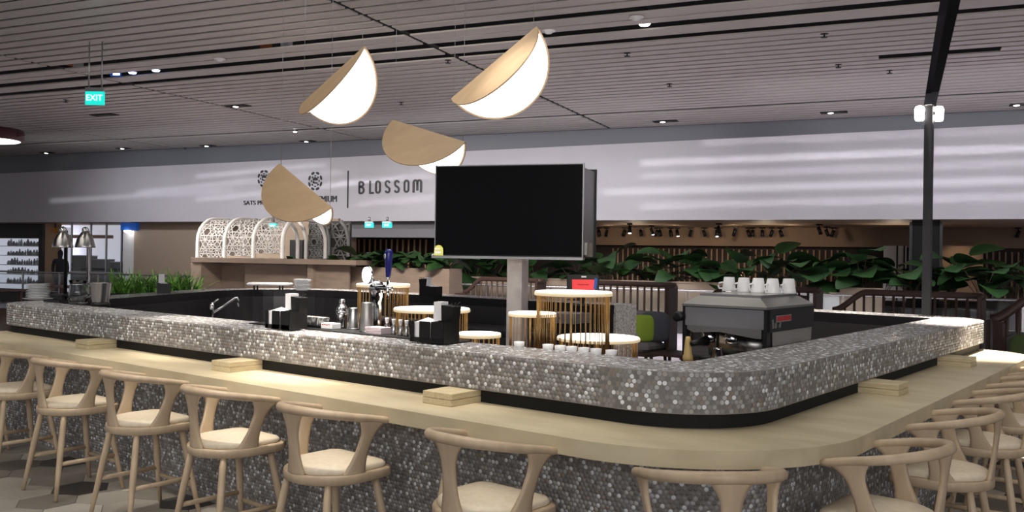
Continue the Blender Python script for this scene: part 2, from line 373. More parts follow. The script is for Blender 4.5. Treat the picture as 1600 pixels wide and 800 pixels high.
rng = np.random.default_rng(3)
def tiles_mesh(name, C, X, Y, Nn, r, n, h, parent, m='mosaic'):
    """many little discs as one mesh: centre, two in-plane axes, normal"""
    k = len(C); ang = 2 * PI * (np.arange(n) + .5) / n
    ring = C[:, None, :] + r * (np.cos(ang)[None, :, None] * X[:, None, :] + np.sin(ang)[None, :, None] * Y[:, None, :])
    top = C[:, None, :] + .93 * r * (np.cos(ang)[None, :, None] * X[:, None, :] + np.sin(ang)[None, :, None] * Y[:, None, :]) + h * Nn[:, None, :]
    V = np.concatenate([ring, top], 1).reshape(-1, 3); nv = 2 * n
    capi = np.arange(n)[None, :] + n + (np.arange(k) * nv)[:, None]
    j = np.arange(n); q = np.stack([j, (j + 1) % n, (j + 1) % n + n, j + n], 1)[None] + (np.arange(k) * nv)[:, None, None]
    loops = np.concatenate([capi.reshape(k, -1), q.reshape(k, -1)], 1).reshape(-1)
    tot = np.concatenate([[n], np.full(n, 4)]); tot = np.tile(tot, k); st = np.concatenate([[0], np.cumsum(tot)[:-1]])
    me = bpy.data.meshes.new(name); me.vertices.add(len(V)); me.vertices.foreach_set('co', V.astype(np.float32).ravel())
    me.loops.add(len(loops)); me.loops.foreach_set('vertex_index', loops.astype(np.int32))
    me.polygons.add(len(tot)); me.polygons.foreach_set('loop_start', st.astype(np.int32)); me.polygons.foreach_set('loop_total', tot.astype(np.int32))
    me.update(calc_edges=True); me.validate()
    ci = rng.choice(len(PAL), k, p=PW); col = np.concatenate([PAL[ci] * rng.uniform(.9, 1.1, (k, 1)), np.ones((k, 1))], 1)
    at = me.color_attributes.new('Col', 'FLOAT_COLOR', 'POINT'); at.data.foreach_set('color', np.repeat(col, nv, 0).astype(np.float32).ravel())
    me.materials.append(M[m]); o = link(name, me, parent); o['kind'] = 'stuff'; return o
PT = .0246
def path_frames(off, shift):
    P, st = resample(offset_line(off), PT); T = np.gradient(P, axis=0); T /= np.linalg.norm(T, axis=1)[:, None]
    if shift: P = P[:-1] + .5 * (P[1:] - P[:-1]); T = T[:-1]
    Nn = np.stack([-T[:, 1], T[:, 0]], 1) * OUTSIDE
    return P, T, Nn
def face_tiles(off, z0, z1, umax=9.9, vmax=9.9):
    Cs, Xs, Ns = [], [], []
    nrow = int((z1 - z0 - PT) / (PT * .866)) + 1; z = (z0 + z1) / 2 - (nrow - 1) / 2 * PT * .866
    for i in range(nrow):
        P, T, Nn = path_frames(off, i % 2)
        k = ((P[:, 0] < 4.4) | (P[:, 1] < 2.6)) & (P[:, 0] < umax) & (P[:, 1] < vmax)
        P, T, Nn = P[k], T[k], Nn[k]; zz = np.full((len(P), 1), z + i * PT * .866)
        Cs.append(np.hstack([P, zz])); Xs.append(np.hstack([T, 0 * zz])); Ns.append(np.hstack([Nn, 0 * zz]))
    return np.vstack(Cs), np.vstack(Xs), np.vstack(Ns)
Zax = np.array([0, 0, 1.0])
C_, X_, N_ = face_tiles(WID - .003, Z_BOT, Z_TOP)
dist = np.hypot(C_[:, 0], C_[:, 1]); order = np.argsort(dist); near = order[:280]; far = order[280:]
tiles_mesh('mosaic_face', C_[far], X_[far], np.tile(Zax, (len(far), 1)), N_[far], .0109, 10, .0022, slab)
# the nearest tiles of the corner, one object each
mb = MB(); mb.loft([[(.0109 * q * math.cos(2 * PI * i / 12), .0109 * q * math.sin(2 * PI * i / 12), z) for i in range(12)] for q, z in ((1, 0), (.93, .0022))], False, False, True)
o = mb.build('tile', 'mosaic_single'); tm = o.data; bpy.data.objects.remove(o)
for i in near:
    o = link('tile', tm, slab); o.rotation_mode = 'QUATERNION'
    o.location = C_[i]; o.rotation_quaternion = Matrix((X_[i], Zax, N_[i])).transposed().to_quaternion()
    c = PAL[rng.choice(len(PAL), p=PW)]; o.color = (*c, 1)
# top of the slab
Cs, Xs, Ys = [], [], []
for i in range(20):
    off = .013 + i * PT * .866
    if off > WID - .012: break
    P, T, Nn = path_frames(off, i % 2); k = (P[:, 0] < 9.9); zz = np.full((k.sum(), 1), Z_TOP - .0015)
    Cs.append(np.hstack([P[k], zz])); Xs.append(np.hstack([T[k], 0 * zz])); Ys.append(np.hstack([Nn[k], 0 * zz]))
C2, X2, Y2 = np.vstack(Cs), np.vstack(Xs), np.vstack(Ys)
tiles_mesh('mosaic_top', C2, X2, Y2, np.tile(Zax, (len(C2), 1)), .0116, 8, .0014, slab, 'mosaic_top')
C3, X3, N3 = face_tiles(.545, .02, W_BOT - .004)
tiles_mesh('mosaic_face', C3, X3, np.tile(Zax, (len(C3), 1)), N3, .0109, 8, .0022, base)
# speckled end panel at the gap
q = offset_line(0)[0]; r = offset_line(WID)[0]; c = ((q[0] + r[0]) / 2, (q[1] + r[1]) / 2)
MB().box((c[0], c[1] - .012, Z_TOP / 2), (WID, .03, Z_TOP)).build('end_panel', 'speckle', bar)

# the pale wooden counter in front of it
wo = fillet([(3.72, 9.28), (3.235, 9.28), (3.235, 1.28), (9.14, 1.28), (9.14, 1.76)], [0, .22, .95, .5, 0], seg=16)
wi = fillet([(9.14, 1.76), (3.72, 1.76), (3.72, 9.28)], [0, .5, 0], seg=10)[1:-1]
wc = MB().prism(list(wo) + [(9.14, 1.76)] + list(wi), W_BOT, W_TOP).build('wood_counter', 'counter_wood', None, (0, 0, 0), TH)
tag(wc, 'pale wooden counter top running round below the mosaic band', 'counter')
bv = wc.modifiers.new('bevel', 'BEVEL'); bv.width = .006; bv.segments = 2; bv.angle_limit = math.radians(50); bv.limit_method = 'ANGLE'
for i, (u, v, rz, lab) in enumerate(((3.63, 7.22, 0, 'block of two boards under the mosaic band, nearest the left end'), (3.61, 5.24, 0, 'block of two boards under the mosaic band, below the left caddy'),
        (3.63, 3.27, 0, 'block of two boards under the mosaic band, below the right caddy'), (5.66, 1.66, PI / 2, 'block of two boards under the right arm of the mosaic band, nearer the corner'), (7.58, 1.66, PI / 2, 'block of two boards under the right arm of the mosaic band, nearer its end'))):
    t = thing('spacer_block', lab, 'wood block', UV(u, v, W_TOP), TH + rz, 'spacer blocks on the wooden counter')
    MB().box((0, 0, .0165), (.33, .21, .033), bev=.002).build('board', 'block_wood', t)
    MB().box((0, 0, .0515), (.328, .208, .033), bev=.002).build('board', 'block_wood', t)

# ------------------------------------------------------------------ stools
def cpath(R, q):
    a = R * PI / 2
    if abs(q) <= a: t = PI - q / R; return np.array([R * math.cos(t), R * math.sin(t)]), np.array([math.cos(t), math.sin(t)])
    s = 1 if q > 0 else -1; return np.array([abs(q) - a, s * R]), np.array([0.0, s * 1.0])
def rail_z(x): return .878 + .08 * max(0, min(1, (.16 - x) / .43)) ** .9
def make_stool(label, group):
    t = thing('counter_stool', label, 'stool', (0, 0, 0), 0, group)
    R = .268
    # curved top rail
    pts = []; L = R * PI / 2 + .17
    for i in range(41):
        q = -L + 2 * L * i / 40; p, n_ = cpath(R, q); pts.append((p[0], p[1], rail_z(p[0])))
    rr = [.019 + .006 * (1 - abs(i - 20) / 20) for i in range(41)]; rr[0] = rr[-1] = .013
    MB().tube(pts, rr, 10, True, 1.0).build('top_rail', 'ash_wood', t)
    # three hourglass splats
    def splat(qb, qt):
        NT, NS = 14, 6; F, B = [], []
        for i in range(NT + 1):
            s = i / NT; Rr = .232 + (R - .232) * s ** 1.2
            w = .036 + .058 * max(0, (s - .62) / .38) ** 2.2 + .034 * max(0, (.45 - s) / .45) ** 1.8
            qc = (qb * Rr * PI / 2) + qt * s
            fr, bk = [], []
            for j in range(NS + 1):
                p, n_ = cpath(Rr, qc + w * (2 * j / NS - 1)); zt_ = rail_z(p[0]) - .004; z = .612 + (zt_ - .612) * s
                th = .0125 - .004 * abs(2 * j / NS - 1) ** 2
                fr.append((*(p + n_ * th), z)); bk.append((*(p - n_ * th), z))
            F.append(fr); B.append(bk)
        rings = [F[i] + B[i][::-1] for i in range(NT + 1)]
        MB().loft(rings, True).build('splat', 'ash_wood', t)
    splat(0, 0); splat(.88, .10); splat(-.88, -.10)
    # seat frame and cushion
    def plan(r, x1):
        P = [(-.0, 0)]; P = []
        for i in range(17):
            a = PI / 2 + PI * i / 16; P.append((r * math.cos(a) - .0, r * 1.02 * math.sin(a)))
        fr = fillet([(0, -r * 1.02), (x1, -r * .98), (x1, r * .98), (0, r * 1.02)], [0, .07, .07, 0], seg=5)
        return P + fr[1:-1]
    def rings(spec): return [[(x * s, y * s, z) for (x, y) in plan(.248, .235)] for (s, z) in spec]
    MB().loft(rings(((.94, .575), (1, .583), (1, .618), (.985, .626), (.9, .627))), True).build('seat_frame', 'ash_wood', t)
    MB().loft(rings(((.88, .624), (.91, .634), (.90, .648), (.86, .658), (.7, .667), (.4, .670), (.12, .671))), True).build('seat_cushion', 'leather', t)
    # legs and stretchers
    ft = {}
    for sx in (-1, 1):
        for sy in (-1, 1):
            a = (sx * .155, sy * .165, .58); b = (sx * .245, sy * .245, .004); ft[sx, sy] = (np.array(a), np.array(b))
            q = [tuple(np.array(a) + (np.array(b) - np.array(a)) * k) for k in (0, .15, .4, .7, 1)]
            MB().tube(q, [.018, .021, .0215, .018, .0135], 10).build('leg', 'ash_wood', t)
    def at(k, z): a, b = ft[k]; return tuple(a + (b - a) * (a[2] - z) / (a[2] - b[2]))
    for (k1, k2, z) in (((1, -1), (1, 1), .20), ((-1, -1), (1, -1), .25), ((-1, 1), (1, 1), .25)):
        MB().tube([at(k1, z), at(k2, z)], .012, 8, True, 1.3).build('stretcher', 'ash_wood', t)
    return t
OR = ('leftmost', 'second', 'third', 'fourth', 'fifth', 'sixth', 'seventh')
G1, G2 = "wooden stools along the bar's long left side", "wooden stools along the bar's right side"
st0 = make_stool('ash counter stool with cream cushion, cut off at the left edge of the photo', G1)
st0.location = UV(3.1, 8.5); st0.rotation_euler = (0, 0, TH)
LST = [(3.1, 7.53, 0, 'ash stool with half its rail beyond the left picture edge, second along the long side'),
       (3.1, 6.55, .02, 'ash stool with cream cushion standing on the patterned tiles, third from the left'),
       (3.1, 5.55, 0, 'ash stool with cream cushion, fourth from the left, in front of the small wood block'),
       (3.1, 4.59, -.02, 'ash stool with brightly lit cream cushion, fifth from the left'),
       (3.1, 3.68, -.02, 'ash stool with brightly lit cushion, sixth from the left, below the right-hand caddy'),
       (3.1, 2.60, -.04, 'ash stool in dimmer light, last of the long side before the rounded corner')]
for (u, v, yw, lab) in LST: dup(st0, UV(u, v), TH + yw, lab, G1)
c7 = UV(3.22, 1.56)
dup(st0, c7, TH + .74, 'ash stool seen from behind at the rounded corner of the bar, nearest the camera', 'corner stool')
RST = [(4.1, 1.165, PI / 2 - .05, 'ash stool nearest the corner on the right side of the bar'),
       (5.18, 1.165, PI / 2 + .05, 'second ash stool along the right side of the bar, counted from the corner'),
       (6.2, 1.165, PI / 2, 'third ash stool along the right side, its rail cut by the picture edge'),
       (7.15, 1.165, PI / 2, 'fourth ash stool along the right side, only rail and legs in the picture'),
       (7.95, 1.165, PI / 2, 'fifth ash stool along the right side, only its rail tip in the picture'),
       (8.7, 1.165, PI / 2, 'farthest ash stool on the right side, near the rounded end of the counter')]
for (u, v, yw, lab) in RST: dup(st0, UV(u, v), TH + yw, lab, G2)

# ------------------------------------------------------------------ hanging shades: a disc folded in half, wood outside, lit inside
def pendant(label, A, B, depth, t, dn, df):
    k = depth / FPX; M0 = (np.array(A) + np.array(B)) / 2
    def world(v):            # picture-plane vector (right, down, away) -> hall
        x, y, z = v; return np.array([CR * x + SR * y, z, -(-SR * x + CR * y)])
    e = np.array([B[0] - A[0], B[1] - A[1], t], float); r = np.linalg.norm(e) / 2 * k; e = world(e / np.linalg.norm(e))
    a, b = ray(*M0); C = np.array([a * depth, depth, EYE - b * depth])
    th = thing('pendant_shade', label, 'pendant lamp', tuple(C), 0, 'folded disc pendants over the bar')
    dn = world(np.array(dn, float)); df = world(np.array(df, float)); inn = {}
    for nm, d, o in (('near_half', dn, df), ('far_half', df, dn)):
        d = d - e * (d @ e); d /= np.linalg.norm(d); n = np.cross(e, d)
        if n @ o < 0: n = -n           # n points into the fold
        def half(rr, off, m, name, par):
            P = [e * rr * math.cos(PI * i / 36) + d * (rr * math.sin(PI * i / 36) + .006) + n * off[0] for i in range(37)]
            Q = [p + n * (off[1] - off[0]) for p in P]
            mb = MB(); mb.loft([P, Q], False); return mb.build(name, m, par)
        w = half(r, (-.006, .006), 'veneer', nm, th)
        half(r * .965, (.0075, .013), 'lit_white', 'lit_panel', w)
    top = HC + .01
    for s in (-1, 1):
        p = C + s * e * (r - .03); q = p - C
        MB().tube([tuple(q), (q[0], q[1], top - C[2])], .0022, 5).build('wire', 'silver_trim', th)
pendant('folded wood disc shade, upper left of four, its white lit side to the right', (463, 156), (576, 81), 7.75, -74, (-.069, .646, -.76), (.603, .788, .122))
pendant('folded wood disc shade hanging highest, upper right of the television', (704, 151), (838, 46), 6.9, -36, (.189, .525, -.83), (.637, .743, .203))
pendant('folded wood disc shade just above the left edge of the television', (609, 181), (729.5, 226.4), 8.75, -78, (-.548, .719, -.428), (.042, .834, .55))
pendant('folded wood disc shade hanging lowest, in front of the wall logo', (428, 252), (525.6, 326), 8.55, -68, (-.7, .648, -.299), (-.017, .689, .725))

# ------------------------------------------------------------------ television on its column
TVR = math.radians(-18.3); TVD = 7.66
a_, b_ = ray(793.5, 330); tv_c = np.array([a_ * TVD, TVD, EYE - b_ * TVD]); tv_x = np.array([math.cos(TVR), math.sin(TVR)]); tv_y = np.array([-math.sin(TVR), math.cos(TVR)])
tv = thing('television', 'large black television screen in a deep housing above the bar', 'television', tuple(tv_c), TVR)
TW, TH_ = 1.335, .785
MB().box((0, .010, 0), (TW, .045, TH_)).build('display_case', 'black', tv)
scr = MB().box((0, -.0145, .004), (TW - .014, .004, TH_ - .022)).build('screen', 'screen', tv)
fr = MB()
for x in (-1, 1): fr.box((x * TW / 2, -.004, .006), (.008, .034, TH_ + .012))
fr.box((0, -.004, TH_ / 2 + .004), (TW, .034, .008)); fr.build('bezel', 'silver_trim', tv)
MB().box((-.003, -.015, -TH_ / 2 - .008), (TW + .03, .07, .022)).build('bottom_ledge', 'silver_trim', tv)
MB().box((.02, .25, .0), (TW - .06, .40, TH_ - .05)).build('housing', 'brushed', tv)
MB().box((TW / 2 - .006, .25, -TH_ / 2 + .07), (.012, .22, .12)).build('side_cover', 'steel', tv)
MB().box((0, .47, .0), (TW, .03, TH_)).build('rear_display', 'black', tv)
tag_o = MB().prism([(x, y) for x, y in ([(-.042, 0), (.042, 0)] + [(.042 * math.cos(PI * i / 12), .05 + .042 * math.sin(PI * i / 12)) for i in range(13)])], 0, .006)
tgt = thing('table_card', 'small arched yellow card standing at the lower left corner of the television', 'sign', tuple(tv_c + np.array([*( -(TW / 2 - .045) * tv_x - .035 * tv_y), -TH_ / 2 + .003])), TVR)
o = tag_o.build('card', 'tag_yellow', tgt); o.rotation_euler = (PI / 2, 0, 0)
MB().box((-.01, -.0075, .058), (.05, .002, .016)).build('print_band', 'paper', tgt)
MB().box((-.004, -.0075, .028), (.06, .002, .02)).build('print_band', 'paper', tgt)
MB().tube([(-.045, -.004, .012), (-.062, -.004, .004), (-.066, -.002, -.004)], .006, 6).build('clip', 'white_paint', tgt)
colp = tv_c[:2] + tv_y * .27
cl = thing('column', 'pale marble-faced square column carrying the television', 'column', (colp[0] + .01, colp[1], 0), TVR)
noise_mat('marble', (196, 186, 184), (226, 219, 217), (1, 1, 1), 4, 8, .35, lo=.42, hi=.6)
MB().box((0, 0, (tv_c[2] - TH_ / 2) / 2), (.138, .2, tv_c[2] - TH_ / 2 - .03), bev=.004).build('shaft', 'marble', cl)
MB().box((0, 0, .03), (.3, .34, .06)).build('foot_plate', 'steel', cl)

# ------------------------------------------------------------------ island with lit round display stands
isl = thing('island_counter', 'dark work counter inside the bar under the round lit display stands', 'counter', UV(5.3, 4.53), TH)
MB().box((0, 0, .44), (1.34, 2.8, .88)).build('cabinet', 'bar_dark', isl)
MB().box((0, 0, .895), (1.4, 2.86, .03), bev=.004).build('worktop', 'dark_steel', isl)
rodm = {}
def stand(label, px, py, wpx, depth, nrod, m='brass', gap=0.0):
    a, b = ray(px, py); zt_ = EYE - b * depth; r = wpx * depth / FPX / 2; z0 = .91
    t = thing('display_stand', label, 'display stand', (a * depth, depth, z0), 0, 'round display stands with lit tops'); h = zt_ - z0
    MB().lathe([(r * .985, h - .03), (r, h - .027), (r, h - .009), (r * .985, h - .007)], n=40).build('top_rim', 'rim_cream', t); MB().lathe([(r * .97, h - .008), (r * .985, h - .004), (r * .97, h)], n=40).build('lit_top', 'lit_top', t)
    MB().lathe([(r * .93, 0), (r * .95, .004), (r * .95, .02), (r * .93, .024)], n=40).build('base_ring', m, t)
    key = round(h, 2)
    if key not in rodm:
        o = MB().tube([(0, 0, .02), (0, 0, h - .028)], .003, 6).build('rod', m); rodm[key] = o.data; bpy.data.objects.remove(o)
    for i in range(nrod):
        an = 2 * PI * i / nrod
        link('rod', rodm[key], t, (r * .93 * math.cos(an), r * .93 * math.sin(an), 0))
    for an in (-.5 * PI - .12, .16, PI - .16):
        MB().tube([(r * .9 * math.cos(an), r * .9 * math.sin(an), .02), (r * .9 * math.cos(an), r * .9 * math.sin(an), h - .028)], .009, 8).build('post', m, t)
stand('tallest brass rod display stand, right of the column, a tablet showing behind it', 896, 455, 122, 6.2, 44)
stand('narrow brass rod display stand with glowing top at the foot of the column', 832, 488, 76, 6.8, 30)
stand('wide low display stand with glowing top, farthest right', 935, 526, 130, 6.95, 40)
stand('tall brass rod display stand behind the beer tap', 599, 443, 84, 7.6, 38)
stand('wide brass rod display stand behind the right-hand napkin caddy', 675, 481, 120, 7.0, 52)
stand('lowest small display stand with glowing top, left of the column', 748, 520, 70, 6.4, 24)

# ------------------------------------------------------------------ dark post at the bar's right end
a_, b_ = ray(1447.5, 491); pz = 8.72
po = thing('lamp_post', 'dark square post rising from the right end of the bar, white lamps at its top', 'post', (a_ * pz, pz, Z_TOP - .002), TH)
ptop = EYE - ray(1452, 164)[1] * pz - Z_TOP
MB().box((0, 0, ptop / 2), (.075, .075, ptop), bev=.004).build('shaft', 'post_grey', po)
MB().box((0, 0, .006), (.12, .12, .012)).build('foot_plate', 'planter_grey', po)
for s in (-1, 1):
    o = MB().lathe([(.012, -.075), (.035, -.075), (.044, -.055), (.046, .04), (.036, .065), (.015, .072)], n=16).build('lamp_head', 'lit_lamp', po, (s * .094 * math.cos(-TH), s * .094 * math.sin(-TH), ptop - .08))
    MB().box((s * .06 * math.cos(-TH), s * .06 * math.sin(-TH), ptop - .08), (.06, .03, .03), -TH).build('lamp_bracket', 'post_grey', po)

# ------------------------------------------------------------------ things on the bar's left arm
def G(px, py, z=Z_TOP + .001): p = at_z(px, py, z); return (float(p[0]), float(p[1]), z)
pm = G(565, 521)
v_ = float(np.array(pm[:2]) @ NV)
mt = MB().box((0, 0, .004), (.17, 2.05, .008), bev=.003).build('bar_mat', 'black', None, UV(4.03, 4.62, Z_TOP + .0005), TH)
tag(mt, 'long black rubber mat lying on the inner edge of the mosaic bar', 'bar mat')
ZM = Z_TOP + .009
def caddy(label, loc, rz, tall=True, group='napkin caddies on the bar'):
    t = thing('napkin_caddy', label, 'caddy', loc, rz, group)
    W_, D_, H_ = .25, .155, .125; th = .004
    mb = MB(); mb.box((0, 0, .003), (W_, D_, .006)); mb.box((0, D_ / 2, H_ / 2), (W_, th, H_)); mb.box((-W_ / 2, 0, H_ / 2), (th, D_, H_)); mb.box((W_ / 2, 0, H_ / 2), (th, D_, H_))
    # front wall with two finger slots
    for (x0, x1) in ((-.125, -.095), (-.055, .025), (.04, .125)):
        mb.box(((x0 + x1) / 2, -D_ / 2, H_ / 2), (x1 - x0, th, H_))
    mb.box((0, -D_ / 2, .015), (W_, th, .03)); mb.box((.033, 0, H_ / 2), (th, D_, H_)); mb.build('tray', 'black', t)
    MB().box((-.05, -.002, .062), (.12, .13, .112)).build('napkins', 'paper', t)
    MB().add([(-.1, -.06, .119), (0, -.06, .119), (0, .06, .119), (-.1, .06, .119), (-.05, 0, .145)], [(0, 1, 4), (1, 2, 4), (2, 3, 4), (3, 0, 4), (3, 2, 1, 0)]).build('folded_napkin', 'paper', t)
    MB().add([(.08 - .042, .04 - .03, .01), (.08 + .034, .04 - .03, .01), (.08 + .034, .04 + .03, .01), (.08 - .042, .04 + .03, .01), (.07 - .055, .035 - .04, .225), (.09 + .05, .035 - .04, .215), (.09 + .05, .035 + .04, .215), (.07 - .055, .035 + .04, .225)],
        [(3, 2, 1, 0), (0, 1, 5, 4), (1, 2, 6, 5), (2, 3, 7, 6), (3, 0, 4, 7), (4, 5, 6, 7)]).build('straw_cup', 'black', t)
    MB().box((.022, .03, .185), (.055, .07, .11)).build('menu_cards', 'paper', t)
    for k in range(3): MB().tube([(.085 + .012 * k, .03, .2), (.10 + .03 * k, .035, .235 + .004 * k)], .0025, 5).build('straw', 'black', t)
    return t
cad = caddy('black caddy with white napkins, left of the cocktail shaker', G(447, 513, ZM), TH - PI / 2 + .05)
c2 = dup(cad, G(679, 534, ZM), TH - PI / 2 + .1, 'black caddy with white napkins, right of the small corked bottles')
pr = G(256, 458)
c3 = dup(cad, (pr[0], pr[1], Z_TOP + .001), TH - PI / 2 + 2.6, 'black caddy on the far left rim of the bar, in front of the leafy planter')
pr = G(673, 462.5)
c4 = dup(cad, (pr[0], pr[1], Z_TOP + .001), TH - PI / 2 + .1 + PI, 'black caddy standing on the far rim of the bar behind the display stands')

# bar tools
sp = G(534, 511, ZM)
t = thing('cocktail_shaker', 'steel cobbler shaker with domed cap on the bar mat', 'shaker', sp)
MB().lathe([(.026, 0), (.031, .003), (.04, .09), (.042, .115)], n=24).build('cup', 'chrome', t)
MB().lathe([(.043, .115), (.042, .125), (.03, .15), (.02, .158), (.02, .166)], n=24).build('strainer_top', 'chrome', t)
MB().lathe([(.021, .166), (.021, .19), (.014, .198), (.004, .2)], n=24).build('cap', 'chrome', t)
t = thing('mixing_tin', 'short steel mixing tin upside down beside the shaker', 'mixing tin', G(552, 514, ZM))
MB().lathe([(.047, 0), (.048, .006), (.036, .14), (.033, .148), (.0, .15)], n=24).build('cup', 'steel', t)
MB().lathe([(.048, .0), (.05, .002), (.05, .007), (.047, .009)], n=24).build('rim', 'chrome', t)
t = thing('tall_tin', 'tall steel mixing tin upside down in front of the beer tap', 'mixing tin', G(573, 518.5, ZM))
MB().lathe([(.046, 0), (.047, .006), (.036, .192), (.033, .198), (.0, .2)], n=24).build('cup', 'brushed', t)
MB().lathe([(.047, .0), (.049, .002), (.049, .007), (.046, .009)], n=24).build('rim', 'chrome', t)
t = thing('sugar_sachets', 'stack of grey patterned sachets in a low holder between caddy and shaker', 'sachets', G(492, 511, ZM), TH - PI / 2)
MB().box((0, 0, .008), (.24, .09, .016)).build('tray', 'black', t)
for k in range(9): MB().box((-.1 + k * .025, 0, .045), (.012, .075, .056), ry=.22).build('sachet', 'print_grey', t)
t = thing('coaster_box', 'low white box with red print beside the cocktail shaker', 'box', G(517, 513.5, ZM), TH - PI / 2)
MB().box((0, 0, .02), (.115, .085, .04), bev=.004).build('carton', 'paper', t)
for k in range(4): MB().box((-.035 + .022 * k, -.0435, .03 + .003 * (k % 2)), (.016, .001, .008)).build('print', 'red', t)
t = thing('coaster_stack', 'stack of pale pink square coasters in front of the beer tap', 'coasters', G(592, 521, ZM), TH - PI / 2)
for k in range(6): MB().box((.002 * (k % 2), -.001 * k, .004 + k * .0072), (.15, .10, .0066), rz=.02 * (k % 3 - 1)).build('coaster', 'pink_card', t)
# beer tap
t = thing('beer_tap', 'chrome beer tap with white round medallion and tall blue handle', 'beer tap', UV(4.27, 4.64, .0), TH - PI / 2)
bz = 0
tb = G(590, 512, 1.2)
t.location = (float(tb[0]) - .03, float(tb[1]) + .12, .9)
H0 = .32
MB().lathe([(.07, 0), (.07, .012), (.045, .02), (.034, .08), (.034, H0 - .05), (.04, H0 + .1), (.032, H0 + .16), (.045, H0 + .2), (.055, H0 + .27), (.05, H0 + .31), (.02, H0 + .33)], n=24).build('tower', 'chrome', t)
o = MB().lathe([(.0, -.012), (.05, -.012), (.06, -.006), (.06, .01), (.052, .014), (0, .014)], n=28).build('medallion', 'lit_white', t, (-.062, -.045, H0 + .37)); o.rotation_euler = (PI / 2, 0, -.25)
MB().lathe([(.062, -.016), (.068, -.01), (.068, .0), (.062, .004)], n=28, cap=False).build('medallion_rim', 'chrome', t, (-.06, -.036, H0 + .37)).rotation_euler = (PI / 2, 0, -.25)
MB().tube([(-.03, 0, H0 + .32), (-.055, -.02, H0 + .34)], .014, 8).build('medallion_stem', 'chrome', t)
MB().tube([(0, 0, H0 + .27), (.05, -.03, H0 + .285), (.16, -.05, H0 + .28), (.225, -.06, H0 + .275)], [.034, .028, .02, .016], 12).build('faucet_arm', 'chrome', t)
MB().tube([(.19, -.055, H0 + .28), (.202, -.075, H0 + .25), (.21, -.085, H0 + .2)], [.016, .013, .009], 10).build('spout', 'chrome', t)
MB().tube([(.175, -.05, H0 + .28), (.18, -.052, H0 + .34), (.181, -.052, H0 + .36)], [.013, .011, .018], 10).build('handle_collar', 'chrome', t)
hd = MB().tube([(.18, -.052, H0 + .35), (.18, -.052, H0 + .375), (.182, -.052, H0 + .46), (.185, -.052, H0 + .54), (.186, -.052, H0 + .568)], [.014, .02, .026, .03, .022], 14).build('tap_handle', 'tap_blue', t)
o = MB().lathe([(0, -.003), (.017, -.003), (.019, 0), (0, .003)], n=20).build('badge', 'silver_trim', hd, (.173, -.084, H0 + .515)); o.rotation_euler = (PI / 2, 0, -.3)
# little corked bottles
for i, (px, py) in enumerate(((604.5, 521), (615, 523), (625.5, 524.5), (635, 525.5))):
    if i == 0:
        b0 = thing('corked_bottle', 'tiny clear bottle with pale stopper, leftmost of four beside the coasters', 'bottle', G(px, py, ZM), 0, 'corked bottles on the bar mat')
        MB().lathe([(.0, 0), (.017, 0), (.018, .004), (.018, .055), (.01, .066), (.01, .07)], n=16).build('glass', 'steel', b0)
        MB().lathe([(.0, .068), (.009, .068), (.014, .098), (.015, .102), (0, .103)], n=14).build('stopper', 'paper', b0)
    else:
        dup(b0, G(px, py, ZM), .3, ('', 'tiny clear bottle with pale stopper, second of four from the coasters', 'tiny clear bottle with pale stopper, third of four from the coasters', 'tiny clear bottle with pale stopper, nearest the right-hand caddy')[i])
# white rims showing over the inner edge
led = thing('glass_shelf', 'narrow dark shelf along the inner side of the mosaic bar, carrying white cups', 'shelf', UV(4.25, 2.95, 0), TH)
MB().box((0, 0, 1.09), (.2, 1.3, .02)).build('board', 'bar_dark', led)
for y in (-.55, .55): MB().box((-.02, y, .54), (.04, .04, 1.08)).build('bracket', 'dark_steel', led)
for i, px in enumerate((808, 853, 872, 890, 909, 928, 952)):
    p = at_u(px, 547 + (px - 808) * .072, 4.20)
    if i == 0:
        g0 = thing('white_cup', 'white cup showing its rim over the inner bar edge, leftmost of the row', 'cup', UV(4.22, p[0], 1.1), TH, 'white cups behind the bar edge')
        MB().lathe([(0, 0), (.022, 0), (.024, .003), (.031, .105), (.033, .135), (.030, .135), (.028, .1), (0, .02)], n=18, cap=False).build('bowl', 'white_ceramic', g0)
        MB().tube([(.03, 0, .11), (.05, 0, .1), (.052, 0, .06), (.028, 0, .045)], .005, 6).build('handle', 'white_ceramic', g0)
    else: dup(g0, UV(4.22, p[0], 1.1), TH + .4 * i, 'white cup showing its rim over the inner bar edge, %s from the column' % ('', 'second', 'third', 'fourth', 'fifth', 'sixth', 'seventh')[i])

# ------------------------------------------------------------------ espresso machine, its cups
U0, V0 = 5.18, 2.152
wc2 = thing('work_counter', 'low dark work counter under the espresso machine', 'counter', UV(5.7, 2.62), TH)
MB().box((0, 0, .465), (1.5, .72, .93)).build('cabinet', 'bar_dark', wc2); MB().box((0, 0, .945), (1.52, .74, .03)).build('worktop', 'dark_steel', wc2)
em = thing('espresso_machine', 'steel espresso machine with white mugs on top, on the right arm of the bar', 'coffee machine', UV(U0, V0, .962), TH)
LU, LV, ZC = .67, .505, .535
MB().box((LU / 2 + .1, LV / 2, .06), (LU - .2, LV, .12)).build('base', 'black', em)
MB().box((.12, LV / 2, .075), (.26, LV - .05, .05)).build('drip_tray', 'steel', em)
MB().box((LU / 2 + .02, LV / 2, .365), (LU - .04, LV - .012, .13)).build('upper_body', 'dark_steel', em)
MB().box((-.005, LV / 2, .375), (.012, LV - .035, .105)).build('front_panel', 'mirror_steel', em)
